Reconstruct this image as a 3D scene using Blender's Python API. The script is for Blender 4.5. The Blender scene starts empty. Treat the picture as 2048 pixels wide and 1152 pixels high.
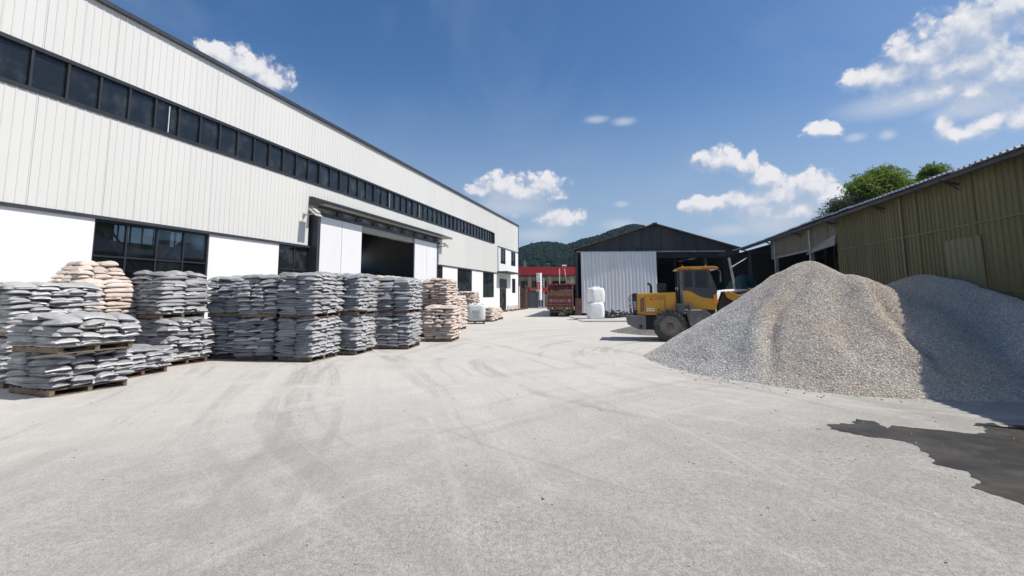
import bpy, bmesh, math, random
import numpy as np
from mathutils import Vector, Matrix
from mathutils.bvhtree import BVHTree
from math import radians as R, sin, cos, pi, sqrt
random.seed(7); rng = np.random.default_rng(7)
scene = bpy.context.scene
C = scene.collection

# ------------------------------------------------------------------ camera
cam_data = bpy.data.cameras.new('camera'); cam = bpy.data.objects.new('camera', cam_data); C.objects.link(cam)
cam_data.sensor_width = 36.0; cam_data.lens = 36.0 * 1000 / 2048
cam_data.shift_y = -0.05176; cam_data.clip_start = 0.05; cam_data.clip_end = 6000
rt = Vector((0.9999892, 0.00054863, -0.0046094))
fw = Vector((0.0, 0.99299096, 0.11819035))
M = Matrix.Identity(4)
upv = rt.cross(fw).normalized()
for i in range(3):
    M[i][0] = rt[i]; M[i][1] = upv[i]; M[i][2] = -fw[i]
M[2][3] = 1.9
cam.matrix_world = M
scene.camera = cam

# ------------------------------------------------------------------ light
SUN = Vector((0.72, -0.09, 1.0)).normalized()
SUN_EL = math.asin(SUN.z); SUN_AZ = math.atan2(SUN.x, SUN.y)
sd = bpy.data.lights.new('sun', 'SUN'); sd.energy = 4.3; sd.angle = R(0.53); sd.color = (1.0, 0.945, 0.87)
so = bpy.data.objects.new('sun', sd); C.objects.link(so)
so.rotation_euler = SUN.to_track_quat('Z', 'Y').to_euler(); so.location = SUN * 300
scene.view_settings.view_transform = 'Standard'; scene.view_settings.look = 'None'
scene.view_settings.exposure = 0.25; scene.view_settings.gamma = 1.0
scene.view_settings.use_curve_mapping = False
scene.cycles.max_bounces = 8; scene.cycles.diffuse_bounces = 3; scene.cycles.glossy_bounces = 3
scene.cycles.transparent_max_bounces = 12; scene.cycles.use_denoising = True

# ------------------------------------------------------------------ world: Nishita sky with cumulus clouds
world = bpy.data.worlds.new('World'); scene.world = world; world.use_nodes = True
wn = world.node_tree; wn.nodes.clear()

def N(t, typ, **kw):
    n = t.nodes.new(typ)
    for k, v in kw.items(): setattr(n, k, v)
    return n
def math_n(t, op, a, b=None, c=None, clamp=False):
    n = N(t, 'ShaderNodeMath', operation=op, use_clamp=clamp)
    for i, v in enumerate((a, b, c)):
        if v is None: continue
        if isinstance(v, (int, float)): n.inputs[i].default_value = v
        else: t.links.new(v, n.inputs[i])
    return n.outputs[0]
def smooth(t, v, lo, hi, a=0.0, b=1.0):
    n = N(t, 'ShaderNodeMapRange', interpolation_type='SMOOTHSTEP')
    t.links.new(v, n.inputs[0])
    for i, q in enumerate((lo, hi, a, b)): n.inputs[1 + i].default_value = q
    return n.outputs[0]
def noise_n(t, vec, scale, detail=4, rough=0.55, dist=0.0):
    n = N(t, 'ShaderNodeTexNoise'); n.inputs['Scale'].default_value = scale
    n.inputs['Detail'].default_value = detail; n.inputs['Roughness'].default_value = rough; n.inputs['Distortion'].default_value = dist
    if vec is not None: t.links.new(vec, n.inputs['Vector'])
    return n.outputs[0]
def mixc(t, f, a, b, mode='MIX'):
    n = N(t, 'ShaderNodeMix', data_type='RGBA', blend_type=mode)
    for s, v in ((0, f), (6, a), (7, b)):
        if isinstance(v, (int, float)): n.inputs[s].default_value = v
        elif isinstance(v, tuple): n.inputs[s].default_value = (*v, 1) if len(v) == 3 else v
        else: t.links.new(v, n.inputs[s])
    return n.outputs[2]

# clouds: azimuth, elevation (degrees), half width, half height
CLOUDS = [(44.17, 21.58, 4.30, 2.89), (46.13, 22.45, 3.30, 2.31), (45.05, 19.30, 3.01, 2.42), (39.10, 21.07, 1.27, 1.83), (36.88, 19.69, 2.88, 1.36), (38.77, 19.43, 4.10, 1.60), (41.94, 19.00, 2.49, 1.78), (43.59, 18.94, 2.76, 2.48), (46.22, 17.34, 4.31, 2.88), (41.18, 22.14, 0.77, 0.75), (41.88, 14.57, 1.03, 1.57), (42.28, 13.42, 1.21, 1.05), (44.85, 13.89, 2.23, 1.10), (46.46, 13.70, 1.76, 1.46), (43.10, 13.45, 2.36, 1.03), (32.71, 15.71, 1.99, 0.94), (23.13, 14.04, 3.10, 1.43), (25.54, 13.26, 1.31, 1.40), (27.31, 11.28, 2.31, 1.77), (28.60, 9.88, 4.49, 1.57), (31.48, 10.32, 2.65, 1.83), (33.32, 9.63, 1.53, 1.19), (26.68, 8.52, 3.47, 1.92), (30.27, 8.22, 4.87, 1.85), (21.39, 9.33, 3.15, 1.06), (-1.37, 12.50, 2.92, 1.56), (-3.70, 11.64, 2.18, 0.99), (3.58, 12.46, 2.91, 1.56), (0.96, 11.64, 5.09, 1.28), (5.55, 8.44, 3.22, 1.57), (41.04, 20.52, 3.43, 2.30), (42.82, 21.22, 2.44, 2.22), (44.32, 16.48, 3.06, 1.75), (41.44, 17.24, 3.78, 1.14), (25.81, 9.62, 3.53, 1.61), (28.91, 7.58, 4.44, 1.38), (32.45, 9.00, 2.59, 1.33), (0.95, 11.07, 5.81, 1.14), (-28.73, 22.64, 3.47, 1.63), (-31.05, 23.10, 2.77, 1.42), (-26.78, 21.79, 2.39, 1.49), (-138.0, 31.7, 6.2, 2.2), (-135.0, 33.0, 3.1, 1.9), (-55.0, 31.7, 6.7, 2.3), (-51.6, 33.0, 3.3, 2.0), (67.5, 22.9, 6.8, 2.4), (70.9, 24.3, 3.4, 2.0), (-131.3, 36.8, 3.5, 1.2), (-129.5, 37.5, 1.7, 1.0), (-178.0, 15.9, 5.2, 1.8), (-175.5, 16.9, 2.6, 1.6), (-150.8, 8.4, 3.9, 1.4), (-148.8, 9.2, 1.9, 1.2), (132.7, 37.3, 6.1, 2.1), (135.7, 38.5, 3.0, 1.8), (101.5, 33.5, 3.6, 1.2), (103.3, 34.2, 1.8, 1.1), (-139.5, 12.1, 3.0, 1.1), (-138.0, 12.7, 1.5, 0.9), (-73.4, 14.7, 3.9, 1.4), (-71.5, 15.5, 1.9, 1.2), (-44.6, 35.9, 4.2, 1.5), (-42.5, 36.7, 2.1, 1.2), (-50.0, 25.3, 5.7, 2.0), (-47.2, 26.4, 2.9, 1.7), (113.2, 38.1, 5.8, 2.0), (116.1, 39.3, 2.9, 1.7), (-48.7, 36.6, 4.2, 1.5), (-46.6, 37.4, 2.1, 1.3)]
FAINT = [(9.99, 19.48, 1.94, 0.63), (13.11, 19.05, 1.90, 0.69), (38.93, 16.98, 7.04, 1.69), (43.90, 15.35, 4.42, 1.31), (35.29, 14.55, 1.28, 0.60), (37.79, 14.32, 0.96, 0.69), (27.51, 6.92, 4.14, 1.65), (-0.22, 9.94, 6.78, 1.48), (0.36, 9.08, 1.13, 0.59), (12.54, 10.04, 1.15, 0.51), (12.30, 7.70, 2.87, 1.02), (23.73, 6.64, 3.77, 0.95), (3.23, 6.76, 4.48, 1.04)]

def cloud_group():
    g = bpy.data.node_groups.new('cloud_field', 'ShaderNodeTree')
    g.interface.new_socket('Vector', in_out='INPUT', socket_type='NodeSocketVector')
    g.interface.new_socket('Field', in_out='OUTPUT', socket_type='NodeSocketFloat')
    gi = N(g, 'NodeGroupInput'); go = N(g, 'NodeGroupOutput')
    # wander the outline, then add rounded heads (two sizes of cells)
    nb = N(g, 'ShaderNodeTexNoise'); nb.inputs['Scale'].default_value = 0.5; nb.inputs['Detail'].default_value = 5
    nb.inputs['Roughness'].default_value = 0.55; g.links.new(gi.outputs[0], nb.inputs['Vector'])
    wv = N(g, 'ShaderNodeVectorMath', operation='MULTIPLY_ADD'); g.links.new(nb.outputs['Color'], wv.inputs[0])
    wv.inputs[1].default_value = (2.2, 1.7, 0); wv.inputs[2].default_value = (-1.1, -0.85, 0)
    wp = N(g, 'ShaderNodeVectorMath', operation='ADD'); g.links.new(gi.outputs[0], wp.inputs[0]); g.links.new(wv.outputs[0], wp.inputs[1])
    cur = None
    for (az, el, rx, ry) in CLOUDS:
        m = N(g, 'ShaderNodeVectorMath', operation='MULTIPLY_ADD')
        g.links.new(wp.outputs[0], m.inputs[0])
        m.inputs[1].default_value = (1 / rx, 1 / ry, 0); m.inputs[2].default_value = (-az / rx, -el / ry, 0)
        l = N(g, 'ShaderNodeVectorMath', operation='LENGTH'); g.links.new(m.outputs[0], l.inputs[0])
        cur = l.outputs['Value'] if cur is None else math_n(g, 'SMOOTH_MIN', cur, l.outputs['Value'], 0.35)
    f = math_n(g, 'SUBTRACT', 1.0, math_n(g, 'MINIMUM', cur, 2.5))
    for sc_, am in ((0.55, 0.42), (1.25, 0.26), (3.0, 0.12)):
        vo = N(g, 'ShaderNodeTexVoronoi', feature='SMOOTH_F1', voronoi_dimensions='2D'); vo.inputs['Scale'].default_value = sc_; vo.inputs['Smoothness'].default_value = 0.35
        g.links.new(wp.outputs[0], vo.inputs['Vector'])
        f = math_n(g, 'ADD', f, math_n(g, 'MULTIPLY', math_n(g, 'SUBTRACT', 0.42, vo.outputs['Distance']), am))
    g.links.new(f, go.inputs[0])
    return g

def build_world():
    t = wn
    out = N(t, 'ShaderNodeOutputWorld'); bg = N(t, 'ShaderNodeBackground'); bg.inputs[1].default_value = 0.105
    t.links.new(bg.outputs[0], out.inputs[0])
    sky = N(t, 'ShaderNodeTexSky', sky_type='NISHITA'); sky.sun_disc = False
    sky.sun_elevation = SUN_EL; sky.sun_rotation = SUN_AZ; sky.altitude = 0
    sky.air_density = 0.85; sky.dust_density = 0.9; sky.ozone_density = 3.5
    tc = N(t, 'ShaderNodeTexCoord'); sp = N(t, 'ShaderNodeSeparateXYZ'); t.links.new(tc.outputs['Generated'], sp.inputs[0])
    az = math_n(t, 'MULTIPLY', math_n(t, 'ARCTAN2', sp.outputs[0], sp.outputs[1]), 180 / pi)
    el = math_n(t, 'MULTIPLY', math_n(t, 'ARCSINE', sp.outputs[2]), 180 / pi)
    cb = N(t, 'ShaderNodeCombineXYZ'); t.links.new(az, cb.inputs[0]); t.links.new(el, cb.inputs[1])
    P = cb.outputs[0]
    grp = cloud_group()
    a = N(t, 'ShaderNodeGroup'); a.node_tree = grp; t.links.new(P, a.inputs[0])
    off = N(t, 'ShaderNodeVectorMath', operation='ADD'); t.links.new(P, off.inputs[0]); off.inputs[1].default_value = (0.5, 1.15, 0)
    b = N(t, 'ShaderNodeGroup'); b.node_tree = grp; t.links.new(off.outputs[0], b.inputs[0])
    FA, FB = a.outputs[0], b.outputs[0]
    fine = math_n(t, 'MULTIPLY', math_n(t, 'SUBTRACT', noise_n(t, P, 2.2, 6, 0.62), 0.5), 0.30)
    FA2 = math_n(t, 'ADD', FA, fine)
    under = smooth(t, math_n(t, 'SUBTRACT', FB, FA), -0.75, 0.22)       # thicker cloud sunward of here: its shaded side
    edge = math_n(t, 'ADD', 0.36, math_n(t, 'MULTIPLY', under, 0.65))
    alpha = math_n(t, 'DIVIDE', math_n(t, 'ADD', FA2, 0.10), edge, clamp=True)
    alpha = smooth(t, alpha, 0.0, 1.0)
    alpha = math_n(t, 'MULTIPLY', alpha, math_n(t, 'SUBTRACT', 1.0, math_n(t, 'MULTIPLY', under, 0.22)))
    wp = N(t, 'ShaderNodeVectorMath', operation='ADD'); t.links.new(P, wp.inputs[0]); wp.inputs[1].default_value = (0, 0, 0)
    # general soft haze veil and thin cirrus
    veil = math_n(t, 'MULTIPLY', smooth(t, noise_n(t, P, 0.06, 5, 0.55, 0.6), 0.42, 0.75), 0.16)
    ccol = mixc(t, under, (7.1, 6.95, 7.05), (4.3, 4.75, 5.55))
    hs = N(t, 'ShaderNodeHueSaturation'); hs.inputs['Saturation'].default_value = 1.22; hs.inputs['Value'].default_value = 1.0
    t.links.new(sky.outputs[0], hs.inputs['Color'])
    base = mixc(t, veil, hs.outputs[0], (3.4, 4.2, 5.2))
    # pale haze near the horizon
    hz = math_n(t, 'MULTIPLY', smooth(t, el, 26.0, -1.0), 0.70)
    base = mixc(t, hz, base, (3.6, 4.3, 5.05))
    if FAINT:
        cur = None
        for (q, e, rx, ry) in FAINT:
            m = N(t, 'ShaderNodeVectorMath', operation='MULTIPLY_ADD'); t.links.new(wp.outputs[0], m.inputs[0])
            m.inputs[1].default_value = (1 / rx, 1 / ry, 0); m.inputs[2].default_value = (-q / rx, -e / ry, 0)
            l = N(t, 'ShaderNodeVectorMath', operation='LENGTH'); t.links.new(m.outputs[0], l.inputs[0])
            cur = l.outputs['Value'] if cur is None else math_n(t, 'MINIMUM', cur, l.outputs['Value'])
        fa = math_n(t, 'MULTIPLY', smooth(t, math_n(t, 'ADD', math_n(t, 'SUBTRACT', 1.0, cur), fine), 0.0, 0.9), 0.55)
        base = mixc(t, fa, base, (5.4, 5.7, 6.2))
    t.links.new(mixc(t, alpha, base, ccol), bg.inputs[0])
build_world()

# ------------------------------------------------------------------ mesh helpers
class MB:
    def __init__(s): s.v = []; s.f = []; s.m = []
    def add(s, vs, fs, mi=0, mat=None):
        o = len(s.v)
        s.v += [tuple(mat @ Vector(p)) if mat is not None else tuple(p) for p in vs]
        s.f += [tuple(i + o for i in f) for f in fs]; s.m += [mi] * len(fs); return s
    def box(s, x0, x1, y0, y1, z0, z1, mi=0, mat=None):
        vs = [(x, y, z) for z in (z0, z1) for y in (y0, y1) for x in (x0, x1)]
        return s.add(vs, [(0, 2, 3, 1), (4, 5, 7, 6), (0, 1, 5, 4), (2, 6, 7, 3), (0, 4, 6, 2), (1, 3, 7, 5)], mi, mat)
    def bar(s, p, q, w, h=None, mi=0):                 # square bar from p to q
        p, q = Vector(p), Vector(q); d = q - p; h = h or w
        rot = d.to_track_quat('Z', 'Y').to_matrix().to_4x4()
        return s.box(-w / 2, w / 2, -h / 2, h / 2, 0, d.length, mi, Matrix.Translation(p) @ rot)
    def tube(s, pts, r, n=8, mi=0, caps=True):
        pts = [Vector(p) for p in pts]; rr = r if isinstance(r, (list, tuple)) else [r] * len(pts)
        o = []; vs = []; fs = []
        for i, p in enumerate(pts):
            d = (pts[min(i + 1, len(pts) - 1)] - pts[max(i - 1, 0)]).normalized()
            q = d.to_track_quat('Z', 'Y').to_matrix()
            vs += [tuple(p + q @ Vector((cos(2 * pi * k / n) * rr[i], sin(2 * pi * k / n) * rr[i], 0))) for k in range(n)]
        for i in range(len(pts) - 1):
            for k in range(n):
                fs.append((i * n + k, i * n + (k + 1) % n, (i + 1) * n + (k + 1) % n, (i + 1) * n + k))
        if caps: fs += [tuple(range(n))[::-1], tuple(range((len(pts) - 1) * n, len(pts) * n))]
        return s.add(vs, fs, mi)
    def lathe(s, prof, axis='Z', n=24, mat=None, mi=0):   # prof: (r, h)
        vs = []; fs = []
        for (r, h) in prof:
            for k in range(n):
                a = 2 * pi * k / n; p = (r * cos(a), r * sin(a), h)
                if axis == 'Y': p = (r * cos(a), h, r * sin(a))
                vs.append(p)
        for i in range(len(prof) - 1):
            for k in range(n):
                fs.append((i * n + k, i * n + (k + 1) % n, (i + 1) * n + (k + 1) % n, (i + 1) * n + k))
        fs += [tuple(range(n))[::-1], tuple(range((len(prof) - 1) * n, len(prof) * n))]
        return s.add(vs, fs, mi, mat)
    def prism(s, poly, y0, y1, mi=0, mat=None):           # polygon in x-z extruded along y
        n = len(poly); vs = [(x, y0, z) for x, z in poly] + [(x, y1, z) for x, z in poly]
        fs = [tuple(range(n)), tuple(range(n, 2 * n))[::-1]] + [(i, i + n, (i + 1) % n + n, (i + 1) % n) for i in range(n)]
        return s.add(vs, fs, mi, mat)
    def mesh(s, name, mats, smooth=False, bevel=0.0):
        me = bpy.data.meshes.new(name); me.from_pydata(s.v, [], s.f)
        for m in (mats if isinstance(mats, (list, tuple)) else [mats]): me.materials.append(m)
        me.polygons.foreach_set('material_index', s.m)
        bm = bmesh.new(); bm.from_mesh(me)
        bmesh.ops.recalc_face_normals(bm, faces=bm.faces)
        if bevel:
            es = [e for e in bm.edges if e.is_manifold and e.calc_face_angle(0) > 0.5]
            bmesh.ops.bevel(bm, geom=es, offset=bevel, segments=2, affect='EDGES', profile=0.6)
        bm.to_mesh(me); bm.free()
        if smooth:
            me.polygons.foreach_set('use_smooth', [True] * len(me.polygons))
            if hasattr(me, 'set_sharp_from_angle'): me.set_sharp_from_angle(angle=R(40))
        return me
    def build(s, name, mats, parent=None, smooth=False, bevel=0.0):
        return put(name, s.mesh(name, mats, smooth, bevel), parent)
def put(name, me, parent=None, loc=(0, 0, 0), rot=(0, 0, 0)):
    o = bpy.data.objects.new(name, me); C.objects.link(o); o.location = loc; o.rotation_euler = rot
    if parent is not None: o.parent = parent
    return o
def empty(name, loc=(0, 0, 0), rz=0):
    o = bpy.data.objects.new(name, None); C.objects.link(o); o.location = loc; o.rotation_euler = (0, 0, rz)
    o.empty_display_size = 0.3; return o
def tag(o, label=None, cat=None, group=None, kind=None):
    if label: o['label'] = label
    if cat: o['category'] = cat
    if group: o['group'] = group
    if kind: o['kind'] = kind
    return o
def copy_tree(o, parent=None):
    c = o.copy(); C.objects.link(c)
    if parent is not None: c.parent = parent; c.matrix_parent_inverse = Matrix.Identity(4)
    for ch in o.children: copy_tree(ch, c)
    return c
def text_part(name, body, size, mat, parent, matrix, depth=0.004, align='CENTER'):
    cu = bpy.data.curves.new(name, 'FONT'); cu.body = body; cu.size = size; cu.extrude = depth
    cu.align_x = align; cu.align_y = 'CENTER'
    tmp = bpy.data.objects.new(name, cu); C.objects.link(tmp)
    dg = bpy.context.evaluated_depsgraph_get(); me = bpy.data.meshes.new_from_object(tmp.evaluated_get(dg))
    bpy.data.objects.remove(tmp); bpy.data.curves.remove(cu)
    me.materials.clear(); me.materials.append(mat)
    o = put(name, me, parent); o.matrix_local = matrix; return o
FRONT = Matrix.Rotation(R(90), 4, 'X')       # text facing -Y

# ------------------------------------------------------------------ materials
def mat_new(name):
    m = bpy.data.materials.new(name); m.use_nodes = True; t = m.node_tree
    return m, t, t.nodes['Principled BSDF']
def mat(name, col, rough=0.6, metal=0.0, var=0.12, vscale=1.5, dirt=None, dirt_amt=0.0, dscale=0.8, bump=0.0, bscale=30, spec=0.5, streak=False):
    m, t, b = mat_new(name)
    geo = N(t, 'ShaderNodeNewGeometry'); P = geo.outputs['Position']
    if streak:
        mp = N(t, 'ShaderNodeVectorMath', operation='MULTIPLY'); t.links.new(P, mp.inputs[0]); mp.inputs[1].default_value = (1, 1, 0.12); PS = mp.outputs[0]
    else: PS = P
    n1 = noise_n(t, PS, vscale, 6, 0.6)
    lo = tuple(c * (1 - var) for c in col); hi = tuple(min(1, c * (1 + var)) for c in col)
    c = mixc(t, smooth(t, n1, 0.3, 0.7), lo, hi)
    if dirt:
        n2 = noise_n(t, PS, dscale, 8, 0.68)
        c = mixc(t, math_n(t, 'MULTIPLY', smooth(t, n2, 0.48, 0.72), dirt_amt), c, dirt)
    t.links.new(c, b.inputs['Base Color'])
    b.inputs['Roughness'].default_value = rough; b.inputs['Metallic'].default_value = metal
    b.inputs['Specular IOR Level'].default_value = spec
    rn = math_n(t, 'ADD', math_n(t, 'MULTIPLY', noise_n(t, P, vscale * 4, 4), 0.2), rough - 0.1, clamp=True); t.links.new(rn, b.inputs['Roughness'])
    if bump:
        bp = N(t, 'ShaderNodeBump'); bp.inputs['Strength'].default_value = bump; bp.inputs['Distance'].default_value = 0.02
        t.links.new(noise_n(t, P, bscale, 5), bp.inputs['Height']); t.links.new(bp.outputs[0], b.inputs['Normal'])
    return m
def glass_mat(name, tint, trans, rough=0.02, diff=((0.02, 0.025, 0.03), (0.10, 0.11, 0.11))):
    m = bpy.data.materials.new(name); m.use_nodes = True; t = m.node_tree; t.nodes.clear()
    out = N(t, 'ShaderNodeOutputMaterial'); tr = N(t, 'ShaderNodeBsdfTransparent'); tr.inputs[0].default_value = (*tint, 1)
    geo = N(t, 'ShaderNodeNewGeometry')
    dirt = smooth(t, noise_n(t, geo.outputs['Position'], 1.3, 6, 0.65), 0.45, 0.8)
    df2 = N(t, 'ShaderNodeBsdfDiffuse'); t.links.new(mixc(t, dirt, *diff), df2.inputs[0])
    mx = N(t, 'ShaderNodeMixShader'); mx.inputs[0].default_value = trans; t.links.new(df2.outputs[0], mx.inputs[1]); t.links.new(tr.outputs[0], mx.inputs[2])
    gl = N(t, 'ShaderNodeBsdfGlossy'); gl.inputs['Roughness'].default_value = rough; gl.inputs[0].default_value = (0.9, 0.95, 1, 1)
    lw = N(t, 'ShaderNodeFresnel'); lw.inputs[0].default_value = 1.5
    mx2 = N(t, 'ShaderNodeMixShader'); t.links.new(math_n(t, 'MULTIPLY', lw.outputs[0], 0.85), mx2.inputs[0])
    t.links.new(mx.outputs[0], mx2.inputs[1]); t.links.new(gl.outputs[0], mx2.inputs[2]); t.links.new(mx2.outputs[0], out.inputs[0])
    return m

MT = {}
MT['clad'] = mat('cladding_offwhite', (0.66, 0.655, 0.62), 0.5, var=0.03, vscale=0.6, dirt=(0.52, 0.50, 0.45), dirt_amt=0.18, dscale=1.2, streak=True)
MT['wall_white'] = mat('smooth_white_wall', (0.83, 0.83, 0.82), 0.55, var=0.03, vscale=0.4, dirt=(0.62, 0.60, 0.56), dirt_amt=0.2, dscale=0.7, streak=True)
MT['door_white'] = mat('door_white', (0.76, 0.765, 0.77), 0.45, var=0.03, vscale=0.5, dirt=(0.6, 0.59, 0.56), dirt_amt=0.15, streak=True)
MT['trim'] = mat('dark_grey_trim', (0.040, 0.042, 0.050), 0.45, var=0.15)
MT['mull'] = mat('window_bar', (0.022, 0.024, 0.028), 0.45, var=0.1)
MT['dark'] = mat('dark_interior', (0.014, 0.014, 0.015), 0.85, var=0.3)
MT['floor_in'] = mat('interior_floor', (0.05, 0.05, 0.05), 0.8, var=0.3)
MT['steel'] = mat('galvanised_steel', (0.34, 0.34, 0.33), 0.5, metal=0.2, var=0.2, vscale=4)
MT['beigebox'] = mat('canopy_lining', (0.40, 0.385, 0.35), 0.6, var=0.15, vscale=3, dirt=(0.2, 0.18, 0.15), dirt_amt=0.5, dscale=3)
MT['glass_band'] = glass_mat('tinted_band_glass', (0.30, 0.36, 0.40), 0.35)
MT['glass_win'] = glass_mat('window_glass', (0.55, 0.62, 0.66), 0.75)
MT['glass_dim'] = glass_mat('dusty_glass', (0.4, 0.45, 0.47), 0.35)
MT['olive'] = mat('olive_sheet', (0.124, 0.113, 0.046), 0.6, var=0.16, vscale=1.2, dirt=(0.06, 0.052, 0.03), dirt_amt=0.6, dscale=0.9, streak=True)
MT['olive_pale'] = mat('pale_patch_sheet', (0.17, 0.165, 0.085), 0.6, var=0.12, vscale=1.5, dirt=(0.10, 0.09, 0.05), dirt_amt=0.5, streak=True)
MT['greybeige'] = mat('greybeige_sheet', (0.15, 0.138, 0.105), 0.6, var=0.15, dirt=(0.1, 0.09, 0.07), dirt_amt=0.6, streak=True)
MT['flap'] = mat('grey_flap', (0.24, 0.24, 0.23), 0.6, var=0.15)
MT['roofblue'] = mat('blue_grey_roof', (0.13, 0.17, 0.24), 0.45, metal=0.3, var=0.2, dirt=(0.2, 0.18, 0.16), dirt_amt=0.4)
MT['gable'] = mat('dark_gable_sheet', (0.035, 0.04, 0.045), 0.6, var=0.25, dirt=(0.07, 0.05, 0.035), dirt_amt=0.5, dscale=1.5, streak=True)
MT['sheddoor'] = mat('silver_white_sheet', (0.70, 0.715, 0.73), 0.35, var=0.04, dirt=(0.45, 0.43, 0.4), dirt_amt=0.3, streak=True)
MT['rust'] = mat('rusty_steel', (0.11, 0.07, 0.05), 0.75, var=0.4, vscale=4)
MT['darksteel'] = mat('dark_steel', (0.05, 0.052, 0.055), 0.6, var=0.25, vscale=3)
MT['concrete'] = mat('slab_concrete', (0.47, 0.46, 0.43), 0.85, var=0.12, vscale=1.2, dirt=(0.3, 0.29, 0.27), dirt_amt=0.5, bump=0.3)
MT['wood'] = mat('pallet_wood', (0.165, 0.122, 0.085), 0.8, var=0.35, vscale=5, dirt=(0.12, 0.08, 0.06), dirt_amt=0.6, bump=0.3, bscale=40)
MT['redwood'] = mat('reddish_pallet_wood', (0.125, 0.072, 0.058), 0.8, var=0.35, vscale=5, dirt=(0.1, 0.06, 0.05), dirt_amt=0.6)
MT['blackplast'] = mat('black_plastic', (0.025, 0.026, 0.03), 0.5, var=0.2)
MT['bulk'] = mat('white_woven_bag', (0.86, 0.86, 0.84), 0.6, var=0.05, vscale=3, bump=0.5, bscale=9)
MT['bulk_grey'] = mat('dusty_woven_bag', (0.60, 0.61, 0.59), 0.6, var=0.06, vscale=3, dirt=(0.45, 0.43, 0.4), dirt_amt=0.4, bump=0.5, bscale=8)
MT['print'] = mat('grey_print', (0.28, 0.30, 0.34), 0.7)
MT['yellow'] = mat('loader_yellow', (0.64, 0.31, 0.022), 0.38, var=0.08, vscale=2, dirt=(0.36, 0.25, 0.13), dirt_amt=0.45, dscale=1.3)
MT['loadgrey'] = mat('loader_dusty_grey', (0.13, 0.13, 0.13), 0.7, var=0.2, dirt=(0.3, 0.29, 0.27), dirt_amt=0.75, dscale=1.6)
MT['loadblack'] = mat('loader_black', (0.018, 0.018, 0.02), 0.5, var=0.2, dirt=(0.12, 0.115, 0.11), dirt_amt=0.35)
MT['cabgrey'] = mat('cab_dark_grey', (0.055, 0.06, 0.065), 0.5, var=0.15, dirt=(0.14, 0.135, 0.13), dirt_amt=0.4)
MT['tyre'] = mat('dusty_tyre', (0.055, 0.055, 0.055), 0.9, var=0.2, dirt=(0.27, 0.26, 0.24), dirt_amt=0.6, dscale=3, bump=0.3)
MT['rim'] = mat('dusty_rim', (0.15, 0.14, 0.125), 0.8, var=0.15, vscale=4, dirt=(0.32, 0.30, 0.27), dirt_amt=0.6)
MT['hub'] = mat('rusty_hub', (0.12, 0.085, 0.07), 0.8, var=0.25, vscale=6)
MT['white'] = mat('white_paint', (0.78, 0.78, 0.76), 0.5, var=0.03)
MT['letter'] = mat('white_letters', (0.8, 0.8, 0.78), 0.5, var=0.04)
MT['oldletter'] = mat('worn_white_letters', (0.50, 0.45, 0.43), 0.6, var=0.2, vscale=8)
MT['red'] = mat('red_paint', (0.45, 0.035, 0.03), 0.45, var=0.12)
MT['darkred_print'] = mat('dark_red_print', (0.30, 0.03, 0.02), 0.5, var=0.1)
MT['orange'] = mat('orange_lens', (0.75, 0.30, 0.04), 0.35, var=0.05)
MT['capred'] = mat('orange_red_trim', (0.50, 0.10, 0.035), 0.5, var=0.15)
MT['cabglass'] = glass_mat('green_cab_glass', (0.32, 0.45, 0.40), 0.6)
MT['cabglass_front'] = glass_mat('green_front_glass_painted_reflection', (0.35, 0.5, 0.45), 0.35, diff=((0.07, 0.13, 0.11), (0.16, 0.22, 0.20)))  # paler green diffuse colour stands in for the reflection on this pane
MT['green'] = mat('green_plastic', (0.05, 0.28, 0.17), 0.5)
MT['truckred'] = mat('truck_maroon', (0.165, 0.019, 0.017), 0.5, var=0.15, dirt=(0.16, 0.08, 0.055), dirt_amt=0.5, dscale=2)
MT['plank'] = mat('truck_plank', (0.24, 0.12, 0.055), 0.75, var=0.3, vscale=5)
MT['redroof'] = mat('red_fascia', (0.42, 0.022, 0.03), 0.5, var=0.06)
MT['bluesign'] = mat('blue_sign', (0.03, 0.06, 0.16), 0.45)
MT['brick'] = mat('brown_brick', (0.16, 0.095, 0.075), 0.9, var=0.25, vscale=3)
MT['beigewall'] = mat('beige_render', (0.36, 0.31, 0.24), 0.85, var=0.12, dirt=(0.2, 0.17, 0.13), dirt_amt=0.5)
MT['gate'] = mat('grey_gate', (0.055, 0.065, 0.075), 0.5, var=0.1)
MT['tarp'] = mat('green_tarp', (0.018, 0.05, 0.048), 0.7, var=0.3)
MT['lamp'] = mat('lamp_housing', (0.50, 0.50, 0.44), 0.5, var=0.1)
MT['lens'] = mat('lamp_glass', (0.45, 0.46, 0.44), 0.15)
MT['trunk'] = mat('bark', (0.10, 0.085, 0.05), 0.85, var=0.3)

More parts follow.
